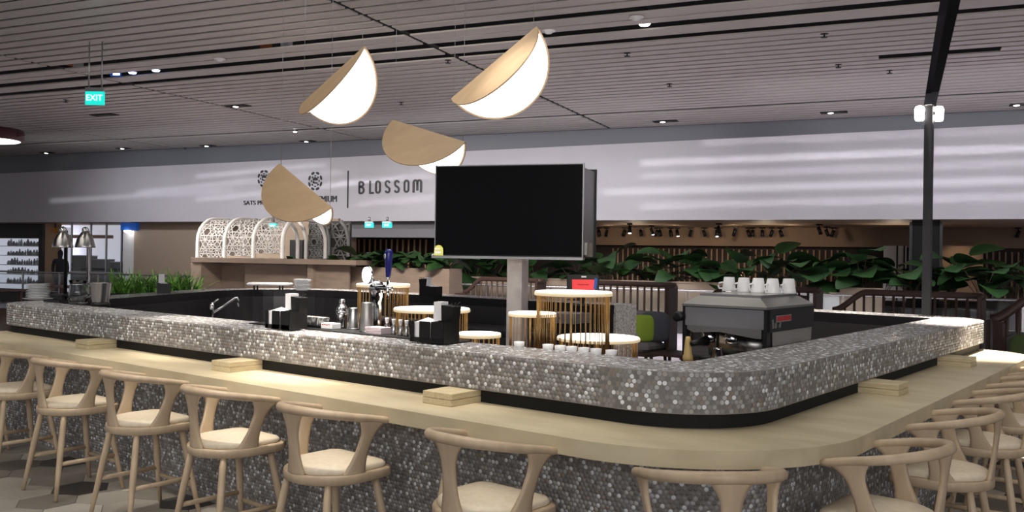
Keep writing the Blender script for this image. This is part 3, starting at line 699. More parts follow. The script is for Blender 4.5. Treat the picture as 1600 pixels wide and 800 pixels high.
MB().add([(-.012, .03, .322), (-.012, LV - .03, .322), (-.012, LV - .03, .3), (-.012, LV - .07, .283), (-.012, LV * .55, .296), (-.012, .06, .272), (-.012, .03, .272),
          (.05, .03, .322), (.05, LV - .03, .322), (.05, LV - .03, .3), (.05, LV - .07, .283), (.05, LV * .55, .296), (.05, .06, .272), (.05, .03, .272)],
         [(0, 1, 2, 3, 4, 5, 6), (13, 12, 11, 10, 9, 8, 7), (0, 7, 8, 1), (1, 8, 9, 2), (2, 9, 10, 3), (3, 10, 11, 4), (4, 11, 12, 5), (5, 12, 13, 6), (6, 13, 7, 0)]).build('front_lip', 'brushed', em)
# back splash curved
MB().loft([[(x, y, z) for (x, z) in ((.30, .12), (.27, .13), (.255, .18), (.25, .29), (.3, .29))] for y in (.03, LV - .03)], True).build('back_splash', 'steel', em)
# sloped top plate
MB().loft([[(-.02, -.005, .432), (LU, -.005, .432), (LU, LV, .432), (-.02, LV, .432)], [(-.02, -.005, .445), (LU, -.005, .445), (LU, LV, .445), (-.02, LV, .445)], [(.06, .07, .49), (LU - .05, .07, .49), (LU - .05, LV - .06, .49), (.06, LV - .06, .49)]], False).build('top_plate', 'brushed', em)
MB().box((LU / 2, LV / 2, .497), (LU - .13, LV - .14, .014)).build('cup_tray', 'steel', em)
# side towards the guests
sd = MB().box((LU / 2 + .005, -.004, .37), (LU - .01, .012, .125)).build('side_panel', 'black', em)
MB().box((.20, -.011, .378), (.20, .004, .026)).build('name_plate', 'red', sd)
MB().box((.20, -.0105, .378), (.212, .003, .036)).build('plate_frame', 'silver_trim', sd)
for i, (x, w, h) in enumerate(((.045, .02, .05), (.085, .026, .03), (.15, .016, .04), (.135, .012, .02))): MB().box((x, -.011, .338 + h / 2 - .01), (w, .003, h), ry=.2 * (i % 3 - 1)).build('emblem_mark', 'brushed', sd)
MB().add([(.05, -.008, .31), (LU - .03, -.008, .31), (LU - .07, -.003, .0), (.07, -.003, .0), (.05, .02, .31), (LU - .03, .02, .31), (LU - .07, .02, .0), (.07, .02, .0)],
         [(0, 3, 2, 1), (4, 5, 6, 7), (0, 1, 5, 4), (1, 2, 6, 5), (2, 3, 7, 6), (3, 0, 4, 7)]).build('lower_side_panel', 'steel', em)
for y in (.012, LV - .012): MB().box((.015, y, .22), (.05, .024, .44)).build('corner_post', 'black', em)
MB().box((.09, LV * .66, .19), (.012, .012, .28)).build('steam_wand', 'black', em)
MB().box((.14, .11, .135), (.2, .13, .09), bev=.01).build('grinder_box', 'pink_card', em)
MB().lathe([(.0, 0), (.026, 0), (.026, .004), (0, .004)], n=18).build('tamper_hole', 'black', em, (.14, .11, .181))
for y in (LV - .12, LV - .26):
    g = MB().lathe([(.034, .225), (.038, .24), (.038, .285), (.03, .29)], n=18).build('group_head', 'chrome', em, (.09, y, 0))
MB().tube([(.05, LV - .12, .235), (-.02, LV - .105, .23), (-.075, LV - .095, .225)], [.03, .018, .016], 12).build('portafilter', 'black', em)
hw = MB().lathe([(.0, 0), (.026, .0), (.03, .012), (.029, .03), (.024, .04), (.017, .12), (.012, .14), (.0, .142)], n=16).build('wooden_handle', 'handle_wood', em, (-.045, LV - .055, .12)); 
MB().box((-.02, LV / 2 + .12, .095), (.04, .24, .02)).build('tray_rail', 'brass', em)
MB().lathe([(.0, 0), (.032, 0), (.034, .05), (.025, .09), (.028, .1), (0, .1)], n=18).build('milk_jug', 'chrome', em, (.06, LV - .19, .1))
MB().lathe([(.012, -.02), (.03, -.02), (.03, .02), (.012, .02)], n=16).build('steam_knob', 'black', em, (-.02, LV + .02, .37)).rotation_euler = (0, PI / 2, 0)
MB().box((LU - .12, .17, .511), (.17, .13, .014), bev=.005).build('tray_lid', 'white_ceramic', em)
em.scale = (1.12, 1.12, 1.12)
zc = .962 + .5045 * 1.12
mugs = ((.03, .36, 'white mug upside down on the espresso machine, leftmost of five'), (.08, .27, 'white mug upside down on the machine, second of five from the left'), (.13, .19, 'white mug upside down on the machine, middle of five'),
        (.2, .14, 'white mug upside down on the machine, second of five from the right'), (.29, .10, 'white mug upside down on the machine, rightmost of five'))
for i, px in enumerate((1139, 1162, 1184.5, 1207, 1232)):
    dpt = (6.2, 6.08, 5.98, 5.9, 5.92)[i]; a, b = ray(px, 460); loc = (a * dpt, dpt, zc)
    if i == 0:
        g0 = thing('mug', mugs[0][2], 'mug', loc, 0, 'mugs on the espresso machine')
        MB().lathe([(.047, 0), (.049, .002), (.049, .008), (.036, .095), (.033, .098), (0, .098)], n=24).build('bowl', 'white_ceramic', g0)
        MB().tube([(-.046, 0, .02), (-.068, 0, .018), (-.076, 0, .035), (-.07, 0, .055), (-.05, 0, .06), (-.04, 0, .06)], .006, 8).build('handle', 'white_ceramic', g0)
    else: dup(g0, loc, (0, .25, .35, .5, .5)[i], mugs[i][2])

# ------------------------------------------------------------------ left end of the bar: plates, heat lamps, jug, bucket
def plates(label, loc, n, r, step, base=None):
    t = None
    for i in range(n):
        z = loc[2] + i * step
        if i == 0:
            t = thing('plate', label % 'lowest', 'plate', loc, 0, label % 'all')
            MB().lathe([(0, 0), (r * .6, 0), (r * .65, .004), (r, .014), (r * 1.0, .017), (r * .96, .017), (r * .62, .008), (0, .007)], n=28).build('dish', 'white_ceramic', t)
            MB().lathe([(r * .45, -.0), (r * .55, -.0), (r * .55, .003), (r * .45, .003)], n=20).build('foot_ring', 'white_ceramic', t)
        else: dup(t, (loc[0] + .002 * math.sin(i * 2.1), loc[1] + .002 * math.cos(i * 1.7), z), 0, label % ('lowest', 'second from below', 'third from below', 'fourth from below', 'middle one', 'fourth from above', 'third from above', 'second from above', 'topmost')[i])
pl = G(60, 468)
t = thing('platter', 'oval white platter under the plate stack at the left end of the bar', 'plate', pl, TH)
MB().lathe([(0, 0), (.10, 0), (.15, .012), (.152, .016), (.10, .006), (0, .005)], n=30).build('dish', 'white_ceramic', t)
MB().lathe([(.07, -.0), (.08, -.0), (.08, .002), (.07, .002)], n=24).build('foot_ring', 'white_ceramic', t)
plates('%s of the white plates stacked at the left end of the bar', (pl[0] - .005, pl[1], pl[2] + .0165), 9, .115, .0165)
pl = G(472, 453.5)
plates('%s of the white plates stacked on the far rim of the bar', (pl[0], pl[1], pl[2]), 9, .125, .0175)
# white slab on short black feet
a_ = at_z(388, 453.5, Z_TOP); b_ = at_z(452, 453.5, Z_TOP)
t = thing('serving_board', 'long white serving board on short black feet, left of the far plate stack', 'board', tuple((a_ + b_) / 2 + np.array([0, .05, .001])), 0)
MB().box((0, 0, .085), (.60, .26, .04), bev=.015).build('board', 'white_ceramic', t)
for x in (-.2, .16):
    for y in (-.08, .08): MB().box((x, y, .033), (.018, .03, .066)).build('foot', 'black', t)
# heat lamps
hl = thing('heat_lamp', 'twin chrome heat lamps on posts at the left end of the bar', 'heat lamp', G(116, 471.5), TH)
k8 = hl.location.y / FPX
def HL(px, py, off=0.0):       # local point at the lamp's depth
    a, b = ray(px, py); y = hl.location.y + off; p = Vector((a * y, y, EYE - b * y)) - Vector(hl.location); return Matrix.Rotation(-TH, 3, 'Z') @ p
for (px, w, off, nm) in ((98, .098, -.06, 'black'), (133, .098, .08, 'chrome')):
    p = HL(px, 387, off); top = HL(px, 353, off)
    MB().lathe([(w, 0), (w * 1.02, .004), (w * .99, .02), (w * .8, .09), (w * .45, .15), (w * .3, .165)], n=26, cap=False).build('lamp_dome', 'steel', hl, tuple(p))
    MB().lathe([(w * .3, .16), (w * .34, .165), (w * .34, .195), (w * .2, .21), (0, .212)], n=18).build('lamp_cap', 'chrome', hl, tuple(p))
    MB().lathe([(0, .03), (.035, .035), (.045, .07), (.03, .11), (0, .12)], n=14).build('bulb', 'white_ceramic', hl, tuple(p))
    q = HL(px + 5, 384, off + .10)
    MB().tube([(q.x, q.y, 0.0), (q.x, q.y, p.z + .17), (p.x, p.y, p.z + .2)], .016 if nm == 'chrome' else .018, 10).build('lamp_arm', nm, hl)
MB().box((0, .05, .012), (.42, .34, .024), bev=.004).build('base_tray', 'black', hl)
MB().box((0, .05, .07), (.34, .26, .02), bev=.004).build('carving_board', 'bar_dark', hl)
for x in (-.13, .13): MB().box((x, .05, .04), (.03, .2, .04)).build('board_support', 'black', hl)
t = thing('glass_jug', 'clear glass jug with handle beside the steel bucket', 'jug', G(122, 475.5))
MB().lathe([(.0, .0), (.075, 0), (.085, .02), (.088, .12), (.075, .19), (.085, .235), (.08, .235), (.07, .19), (.082, .12), (.08, .022), (0, .01)], n=24).build('bowl', 'glass', t)
MB().tube([(.082, 0, .2), (.13, 0, .19), (.135, 0, .1), (.085, 0, .06)], .01, 8).build('handle', 'glass', t)
t = thing('ice_bucket', 'tapered steel bucket on a black stand near the left end of the bar', 'bucket', G(157, 478))
MB().lathe([(.085, 0), (.085, .03), (.07, .034)], n=24).build('stand', 'black', t)
MB().lathe([(.0, .034), (.074, .034), (.076, .04), (.098, .215), (.101, .218), (.101, .224), (.094, .224), (.072, .05), (0, .045)], n=30).build('bucket', 'steel', t)
MB().lathe([(.094, .214), (.03, .225), (0, .226)], n=24).build('lid', 'black', t)

# sink tap behind the left arm, tablet on the far side
t = thing('sink_counter', 'dark sink counter inside the bar behind the left arm', 'counter', UV(4.45, 6.9), TH)
MB().box((0, 0, .43), (.56, 1.9, .86)).build('cabinet', 'bar_dark', t); MB().box((0, 0, .875), (.6, 1.94, .03)).build('worktop', 'dark_steel', t)
MB().box((.02, 0, .893), (.36, .5, .006)).build('basin_rim', 'steel', t)
fp = at_y(331, 490, 8.05)
t = thing('sink_tap', 'chrome mixer tap with long swan spout behind the left arm of the bar', 'tap', (fp[0], fp[1], .891))
zf = fp[2] - .891
MB().lathe([(.03, 0), (.03, .01), (.02, .02), (.018, zf + .02), (.02, zf + .06), (.012, zf + .1)], n=14).build('body', 'chrome', t)
MB().tube([(0, 0, zf + .09), (.03, 0, zf + .115), (.06, -.01, zf + .13)], .007, 8).build('lever', 'chrome', t)
MB().tube([(0, 0, zf + .0), (.09, .05, zf + .07), (.17, .1, zf + .135), (.19, .11, zf + .14), (.2, .115, zf + .12), (.2, .115, zf + .06)], .011, 8).build('spout', 'chrome', t)
a_, b_ = ray(911, 443); dd = 9.62
t = thing('order_tablet', 'tablet with a red screen on a tilted stand on the far side of the bar', 'tablet', (a_ * dd, dd, Z_TOP + .001), 0)
hz = EYE - b_ * dd - Z_TOP
MB().box((0, .06, .01), (.2, .16, .02), bev=.004).build('foot', 'black', t)
MB().box((0, .07, hz / 2 - .02), (.05, .03, hz - .02), rx=.1).build('stem', 'black', t)
bd = MB().box((0, 0, 0), (.35, .018, .2), bev=.006).build('case', 'black', t, (0, .02, hz)); bd.rotation_euler = (-.35, 0, 0)
MB().box((.005, -.0105, -.02), (.245, .003, .12)).build('display', 'red_screen', bd)
MB().box((.135, -.0105, -.005), (.03, .0035, .125), ry=.12).build('display_edge', 'blue_sign', bd)
MB().box((.01, -.0105, .072), (.055, .003, .018)).build('sticker', 'paper', bd)
rg = [(-.06 + .12 * k / 22, -.0128, -.018 + .008 * math.sin(k * 1.9)) for k in range(23)]
MB().tube(rg, .0022, 4).build('script_mark', 'black', bd)
bc = thing('back_counter', 'dark work counter along the far inner side of the bar', 'counter', UV(8.05, 7.1), TH)
MB().box((0, 0, .44), (.62, 3.7, .88)).build('cabinet', 'bar_dark', bc); MB().box((0, 0, .895), (.66, 3.74, .03), bev=.004).build('worktop', 'dark_steel', bc)
for y in (-1.35, -.45, .45, 1.35): MB().box((-.315, y, .46), (.012, .84, .74)).build('fridge_door', 'dark_steel', bc)
t = thing('till_drawer', 'grey till drawer on the back counter, seen through the tallest display stand', 'drawer', UV(8.05, 5.62, .911), TH - PI / 2)
MB().box((0, 0, .17), (.36, .34, .11), bev=.004).build('drawer', 'silver_trim', t); MB().box((0, 0, .055), (.33, .3, .11)).build('plinth', 'bar_dark', t)
MB().lathe([(0, 0), (.012, 0), (.012, .008), (0, .008)], n=12).build('lock', 'black', t, (.0, -.171, .17)).rotation_euler = (PI / 2, 0, 0)

# ------------------------------------------------------------------ spindle-backed settees behind the bar
def make_settee(label, group):
    t = thing('spindle_settee', label, 'settee', (0, 0, 0), 0, group)
    # local x: along the seat, local -y: the way it faces
    W_ = 1.7; HB = 1.36; n = 34
    def hz(x): q = max(0, min(1, (-W_ / 2 + .42 - x) / .42)); return HB - .24 * (q * q * (3 - 2 * q))
    P = [(-W_ / 2 + W_ * i / n, .33) for i in range(n - 1)] + [(W_ / 2 + .02, .30), (W_ / 2 + .045, .22), (W_ / 2 + .045, .12)]
    MB().tube([(x, y, hz(x)) for x, y in P], .03, 8, True, 1.3).build('top_rail', 'rail_brown', t)
    MB().box((0, .33, .45), (W_, .045, .06)).build('seat_rail', 'rail_brown', t)
    for i in range(15):
        x = -W_ / 2 + .03 + (W_ - .06) * i / 14; MB().tube([(x, .33, .44), (x, .33, hz(x))], .016, 6).build('spindle', 'rail_brown', t)
    MB().box((0, .02, .40), (W_ - .06, .62, .05)).build('seat_board', 'rail_brown', t)
    for x in (-W_ / 2 + .12, W_ / 2 - .12):
        for y in (-.26, .27): MB().tube([(x, y, .4), (x * 1.04, y * 1.1, 0)], [.026, .018], 8).build('leg', 'rail_brown', t)
    MB().box((W_ / 2 + .03, .2, .86), (.045, .26, 1.0), bev=.01).build('end_panel', 'rail_brown', t)
    MB().box((-W_ / 2 + .02, .2, .78), (.045, .26, .66), bev=.01).build('end_panel', 'rail_brown', t)
    MB().box((0, -.02, .495), (W_ - .16, .58, .14), bev=.05).build('seat_cushion', 'seat_grey', t)
    for x in (-.39, .39): MB().box((x, .2, .77), (.74, .14, .42), bev=.05, rx=-.15).build('back_cushion', 'seat_grey', t)
    return t
GS = 'spindle settees behind the bar'
s0 = make_settee('dark spindle-backed settee with grey cushions, right of the speckled bar end', GS)
def sv_(px): return at_u(px, 450, 11.1)[0]
vB = sv_(1037) + .85
s0.location = UV(11.1, vB); s0.rotation_euler = (0, 0, TH - PI / 2)
vA = sv_(705) - .85
dup(s0, UV(11.1, vA), TH - PI / 2, 'dark spindle-backed settee between the wooden planter wall and the marble column')
vC = sv_(1073) - .85
dup(s0, UV(11.15, vC), TH - PI / 2, 'dark spindle-backed settee partly hidden behind the mugs on the espresso machine')
vD = sv_(1288) - .85
dup(s0, UV(11.1, vD), TH - PI / 2, 'dark spindle-backed settee between the espresso machine and the dark post')
dup(s0, UV(11.1, vD - 1.8), TH - PI / 2, 'dark spindle-backed settee right of the dark post')
p = at_y(1577, 520, 9.3)
dup(s0, (p[0] + .86, p[1], 0), -.15, 'dark spindle settee cut by the right picture edge')
# pillows and table
def pillow(label, loc, rz, m, s=.38):
    t = thing('pillow', label, 'pillow', loc, rz)
    rings = []
    for k in range(9):
        th = -1 + 2 * k / 8; w = s / 2 * (1 - abs(th) ** 4 * .25); rings.append([(w * math.copysign(abs(math.cos(a)) ** .45, math.cos(a)), .012 + .0 + th * .06 * (1), s / 2 + w * math.copysign(abs(math.sin(a)) ** .45, math.sin(a))) for a in [2 * PI * i / 24 for i in range(24)]])
    MB().loft(rings, True).build('cover', m, t); MB().tube([(-s / 2 * .95, .012, .02), (s / 2 * .95, .012, .02)], .006, 6).build('piping', m, t)
pb = UV(10.95, vB - .60); pillow('bright green square pillow on the settee right of the speckled bar end', (pb[0], pb[1], .567), TH - PI / 2 + .9, 'cushion_green')
pb = UV(11.1, vB - .72); pillow('slate grey pillow behind the bright green pillow', (pb[0], pb[1], .567), TH - PI / 2 + .4, 'cushion_slate', .42)
p = at_y(1590, 520, 9.15); pillow('dark green pillow on the settee at the right picture edge', (p[0] + .16, p[1], .567), -.15, 'cushion_dark_green', .45)
pt = UV(11.2, (vB - .85 + vC + .85) / 2)
t = thing('side_table', 'low dark wooden table between two settees', 'table', (pt[0] - .05, pt[1] - .15, 0), TH - PI / 2)
MB().box((0, 0, .43), (.56, .6, .035), bev=.006).build('table_top', 'rail_brown', t)
for x in (-.24, .24):
    for y in (-.26, .26): MB().box((x, y, .206), (.035, .035, .412)).build('leg', 'rail_brown', t)

# ------------------------------------------------------------------ wooden booth, planter wall and leafy planter behind the bar's left
def ebox(px0, py0, px1, py1, d0, dep):
    e0 = at_d(px0, (py0 + py1) / 2, d0)[0]; e1 = at_d(px1, (py0 + py1) / 2, d0)[0]; z1 = at_d((px0 + px1) / 2, py0, d0)[1]; z0 = at_d((px0 + px1) / 2, py1, d0)[1]
    return ((e0 + e1) / 2, d0 + dep / 2, (z0 + z1) / 2), (abs(e1 - e0), dep, abs(z1 - z0)), e0, e1, z0, z1
BD = 13.6
t = thing('wooden_booth', 'brown wooden service booth with a recessed front, left of the planter wall', 'booth', (0, 0, 0), PH)
c, s_, e0, e1, z0, z1 = ebox(298, 404.5, 556, 412, BD - .12, 1.5); MB().box(c, s_, bev=.004).build('top', 'booth_wood', t); zb = z0
def bpanel(px0, px1, dd, dep, nm, m='booth_wood'):
    e0 = at_d(px0, 430, dd)[0]; e1 = at_d(px1, 430, dd)[0]; MB().box(((e0 + e1) / 2, dd + dep / 2, zb / 2), (e1 - e0, dep, zb)).build(nm, m, t)
bpanel(298, 314, BD - .08, 1.4, 'end_panel', 'tan_pillar' if False else 'booth_wood'); bpanel(314.5, 317, BD, .5, 'gap_strip', 'restaurant_dark')
bpanel(317.5, 382, BD + .5, .05, 'recess_panel'); bpanel(382.5, 479, BD + .25, .05, 'recess_panel'); bpanel(480, 489, BD, .5, 'post'); bpanel(489.3, 491, BD + .05, .4, 'gap_strip', 'restaurant_dark'); bpanel(491.3, 545, BD + .1, .05, 'front_panel')
PD = 14.0
c, s_, e0, e1, z0, z1 = ebox(546, 418.5, 702, 450, PD, .5)
t = thing('planter_wall', 'long brown wooden planter wall behind the beer tap', 'planter', ((e0 + e1) / 2 * NE[0] + (PD + .25) * ND[0], (e0 + e1) / 2 * NE[1] + (PD + .25) * ND[1], 0), PH)
MB().box((0, -.235, z1 / 2), (e1 - e0, .03, z1)).build('front_board', 'booth_wood', t); MB().box((0, .235, z1 / 2), (e1 - e0, .03, z1)).build('back_board', 'booth_wood', t)
for s in (-1, 1): MB().box((s * ((e1 - e0) / 2 - .015), 0, z1 / 2), (.03, .44, z1)).build('end_board', 'booth_wood', t)
MB().box((0, 0, z1 - .06), (e1 - e0 - .06, .43, .02)).build('soil', 'restaurant_dark', t)
pw_e0, pw_e1, pw_z = e0, e1, z1

def leaf_mesh(name, L, W_, m, droop=.35, n=5):
    mb = MB(); top, bot = [], []
    V = []
    for i in range(n + 1):
        s = i / n; w = W_ / 2 * max(0.02, math.sin(PI * (s * .97 + .015) ** .8)) ** .62; x = L * s; z = -droop * L * s * s + .04 * L * math.sin(PI * s)
        V += [(x, -w, z + .18 * w), (x, 0, z), (x, w, z + .18 * w)]
    F = []
    for i in range(n):
        a = 3 * i; F += [(a, a + 3, a + 4, a + 1), (a + 1, a + 4, a + 5, a + 2)]
    nv = len(V); V2 = V + [(x, y, z - .004) for (x, y, z) in V]; F2 = F + [tuple(i + nv for i in f[::-1]) for f in F]
    mb.add(V2, F2, True); o = mb.build(name, m); me = o.data; bpy.data.objects.remove(o); return me
LEAF = [leaf_mesh('leaf', .46, .40, 'leaf_green', .3, 8), leaf_mesh('leaf', .40, .36, 'leaf_green', .6, 8), leaf_mesh('leaf', .52, .42, 'leaf_green', .15, 8)]
def big_plant(label, e, d, z0, H_, sp, n, group, pot=True, rim=None):
    p = ED(e, d, z0); t = thing('broadleaf_plant', label, 'plant', p, random.uniform(0, 6), group)
    if pot:
        MB().loft([[(-.2, -.2, 0), (.2, -.2, 0), (.2, .2, 0), (-.2, .2, 0)], [(-.23, -.23, .42), (.23, -.23, .42), (.23, .23, .42), (-.23, .23, .42)]], False).build('pot', 'planter_grey', t); zb = .42
    else: zb = -.05
    st = MB()
    for k in range(n):
        a = 2.4 * k + random.uniform(-.3, .3); el = random.uniform(.1, 1.0); r = sp * (.25 + .35 * random.random()); hh = zb + (H_ - zb) * (.45 + .5 * (k + .5) / n)
        q = (r * math.cos(a), r * math.sin(a), hh)
        st.tube([(0, 0, zb - .02), (q[0] * .4, q[1] * .4, zb + (hh - zb) * .6), q], .008, 5)
        o = link('leaf', LEAF[k % 3], t, q); o.rotation_euler = (random.uniform(-.5, .5), -random.uniform(-.1, .6), a); s = random.uniform(.8, 1.15) * sp / .6; o.scale = (s, s, s)
    st.build('stems', 'stem_brown', t)
# low plants in the planter wall
for i in range(6):
    big_plant(('low broadleaf plant at the left end of the wooden planter wall', 'low broadleaf plant in the wooden planter wall, second from its left end', 'low broadleaf plant in the wooden planter wall, behind the tap handle', 'low broadleaf plant in the wooden planter wall, right of the tap handle',
        'low broadleaf plant in the planter wall, second from its right end', 'low broadleaf plant at the right end of the planter wall, beside the television')[i], pw_e0 + (pw_e1 - pw_e0) * (i + .5) / 6, PD + .25, pw_z - .02, .27, .42, 14, 'plants in the planter wall', False)
# grassy planter
gp = at_y(228, 470, 12.6)
t = thing('grass_planter', 'dark planter box of bright narrow-leaved plants behind the bar rim at left', 'planter', (gp[0], gp[1] + .3, 0), TH + .55)
zg = EYE - ray(228, 460)[1] * 12.6
MB().box((0, 0, zg / 2), (.36, 1.35, zg)).build('box', 'pot_dark', t)
mb = MB()
for k in range(420):
    x, y = random.uniform(-.15, .15), random.uniform(-.64, .64); a = random.uniform(0, 2 * PI); L_ = random.uniform(.22, .46); w = random.uniform(.011, .022); ln = random.uniform(.3, 1.25)
    P = []
    for s in (0, .35, .7, 1):
        r = L_ * ln * s; z = zg - .02 + L_ * (s - .35 * ln * s * s); ww = w * (1 - s * .8); c_, s2 = math.cos(a), math.sin(a)
        P += [(x + r * c_ - ww * s2, y + r * s2 + ww * c_, z), (x + r * c_ + ww * s2, y + r * s2 - ww * c_, z)]
    mb.add(P, [(0, 1, 3, 2), (2, 3, 5, 4), (4, 5, 7, 6)], True)
o = mb.build('foliage', 'grass_green', t); o['kind'] = 'stuff'

# ------------------------------------------------------------------ glass railing and raised edge in front of the far side
def rz_(o, rx=0, ry=0, rz=0): o.rotation_euler = (rx, ry, rz); return o
RD = 20.6
gr = thing('glass_railing', 'long glass railing with steel handrail in front of the plants', 'railing', ED(0, RD), PH)
ra0, ra1 = -30.0, 4.0
MB().tube([(ra0, 0, 1.0), (ra1, 0, 1.0)], .03, 8).build('handrail', 'steel', gr)
MB().tube([(ra0, 0, .38), (ra1, 0, .38)], .018, 8).build('lower_rail', 'steel', gr)
k = 0; x = ra0
while x < ra1 - .1:
    MB().box((x, 0, .5), (.04, .05, 1.0)).build('post', 'steel', gr)
    MB().box((x + .85, 0, .66), (1.6, .012, .6)).build('glass_pane', 'glass', gr); x += 1.7
t = thing('edge_kerb', 'low dark kerb along the foot of the glass railing', 'kerb', ED(-10, RD + .45), PH)
MB().box((0, 0, .15), (44, .7, .30)).build('kerb_body', 'planter_grey', t); MB().box((0, -.02, .315), (44, .74, .03)).build('coping', 'dark_frame', t)

t = thing('low_wall', 'low beige wall behind the railing under the leafy plants', 'low wall', ED(0, RD + .72), PH)
for (p0, p1, m_, zz) in ((700, 1135, 'beige_wall', 1.16), (1262, 1312, 'white_paint', 1.0), (1312, 1380, 'beige_wall', 1.12)):
    ea, eb = at_d(p0, 450, RD + .72)[0], at_d(p1, 450, RD + .72)[0]; MB().box(((ea + eb) / 2, 0, zz / 2), (eb - ea - .004, .1, zz)).build('wall_panel', m_, t); MB().box(((ea + eb) / 2, 0, zz + .015), (eb - ea, .14, .03)).build('capping', 'beige_wall', t)
# broadleaf plants in grey pots along the edge
xs = (738, 766, 838, 902, 948, 1016, 1058, 1108, 1152, 1204, 1250, 1296, 1346, 1378, 1424, 1484, 1536, 1586)
hs = (1.3, 1.35, 1.25, 1.45, 1.6, 1.45, 1.65, 1.45, 1.45, 1.68, 1.4, 1.45, 1.7, 1.45, 1.35, 1.7, 1.4, 1.5)
def nth(i, n): return ('first', 'second', 'third', 'fourth', 'fifth', 'sixth', 'seventh', 'eighth', 'ninth', 'tenth', 'eleventh', 'twelfth', 'thirteenth', 'fourteenth', 'fifteenth', 'sixteenth', 'seventeenth', 'eighteenth')[i]
for i, (px, h) in enumerate(zip(xs, hs)):
    big_plant('broadleaf plant in a grey pot beyond the railing, %s of its row from the left' % nth(i, 18), at_d(px, 430, RD + 1.0 + .25 * (i % 2))[0], RD + 1.1 + .3 * (i % 2), .3, h, .8, 12, 'potted broadleaf plants along the far railing')

# ------------------------------------------------------------------ restaurant front under the fascia, right
SDP = 27.5
MB().box((-12, (FD + SDP) / 2 + .1, 2.75), (60, SDP - FD, .1)).build('soffit', 'warm_soffit', wb)
wr = struct_root('wall_rear', PH)
zb_ = at_d(1100, 384, SDP - .3)[1]
MB().box((1.0, SDP - .2, (2.7 + zb_) / 2), (25, .2, 2.7 - zb_)).build('header', 'warm_wall', wr)
MB().box((-3, SDP + .1, 1.2), (40, .2, 2.6)).build('dark_backing', 'restaurant_dark', wr)
bm = MB().box((0, 0, 0), (.045, .05, 1.25)).build('batten', 'batten', wr); bme = bm.data; bpy.data.objects.remove(bm)
def battens(px0, px1, d, step, z):
    e = at_d(px0, 400, d)[0]; e1 = at_d(px1, 400, d)[0]
    while e < e1: link('batten', bme, wr, (e, d, z)); e += step
battens(958, 1325, SDP - .05, .165, 1.42)
battens(1542, 1640, SDP - .05, .15, 1.42)
bme2 = bme.copy(); bme2.materials[0] = M['tan_pillar']  # lighter batten copy, the light on these put into its colour
def battens2(px0, px1, d, step, z):
    e = at_d(px0, 400, d)[0]; e1 = at_d(px1, 400, d)[0]
    while e < e1: link('batten', bme2, wr, (e, d, z)); e += step
battens2(552, 668, SDP - 2.0, .215, 1.62)
c, s_, e0, e1, z0, z1 = ebox(538, 374, 682, 450, SDP - 1.9, .1); MB().box(c, s_).build('dark_backing', 'restaurant_dark', wr)
c, s_, e0, e1, z0, z1 = ebox(546, 344, 690, 371, FD + .4, .3); MB().box(c, s_).build('grey_header', 'grey_wall', wr)
c, s_, e0, e1, z0, z1 = ebox(1380, 384, 1416, 470, SDP - .6, .1); MB().box(c, s_).build('pale_panel', 'white_paint', wr)
for px in (1411, 1400): 
    c, s_, e0, e1, z0, z1 = ebox(px, 384, px + 3, 470, SDP - .75, .1); MB().box(c, s_).build('mullion', 'restaurant_dark', wr)
c, s_, e0, e1, z0, z1 = ebox(1466, 384, 1536, 470, SDP - .8, .1); MB().box(c, s_).build('warm_panel', 'warm_wall', wr)
c, s_, e0, e1, z0, z1 = ebox(1424, 352, 1468, 500, FD + .3, .8)
t = thing('dark_pillar', 'broad dark pillar under the fascia behind the lamp post', 'pillar', ((c[0] * NE + c[1] * ND)[0], (c[0] * NE + c[1] * ND)[1], 0), PH)
MB().box((0, 0, 1.35), (s_[0], s_[1], 2.7)).build('shaft', 'matt_black', t)
for s in (-1, 1): MB().box((s * (s_[0] / 2 + .02), -.3, 1.9), (.06, .3, 1.5)).build('speaker_strip', 'black', t)
# glowing low tables / lanterns in the restaurant
for i, (px, py, w) in enumerate(((1131, 427, .2), (1158, 428, .1), (1168, 428, .09), (1036, 436, .3))):
    p = at_d(px, py, SDP - 1.2); t = thing('table_lantern', ('low glowing lantern in the dim restaurant, left of two small ones', 'tiny glowing lantern in the dim restaurant behind the mugs, left of a pair', 'tiny glowing lantern in the dim restaurant behind the mugs, right of a pair', 'wide glowing lantern in the dim restaurant, farthest left')[i], 'lantern', ED(p[0], SDP - 1.2, 0), 0)
    MB().lathe([(w * .5, p[1] - .06), (w * .5, p[1] + .05)], n=12).build('glow', 'warm_lit', t); MB().lathe([(.03, .0), (.03, p[1] - .06)], n=8).build('stand', 'black', t); MB().lathe([(w * .55, p[1] + .05), (w * .55, p[1] + .065)], n=12).build('cap', 'black', t)
lamp_spot(ED(at_d(1500, 380, SDP - 1.6)[0], SDP - 1.9, 2.6), ED(at_d(1500, 410, SDP - .8)[0], SDP - .8, 1.5), 30, 60, .6, (1, .75, .5))
for px in (960, 1060, 1150, 1240): lamp_spot(ED(at_d(px, 370, SDP - 2)[0], SDP - 2.6, 2.6), ED(at_d(px, 370, SDP - .3)[0], SDP - .3, 2.25), 38, 100, .8, (1, .80, .58))
for px in (1000, 1200, 1400): lamp_spot(ED(at_d(px, 370, SDP - 2)[0], SDP - 2.5, 1.9), ED(at_d(px, 370, SDP - 3.0)[0], SDP - 3.0, 2.7), 25, 140, .8, (1, .82, .62))  # spots standing below the soffit, aimed up at it
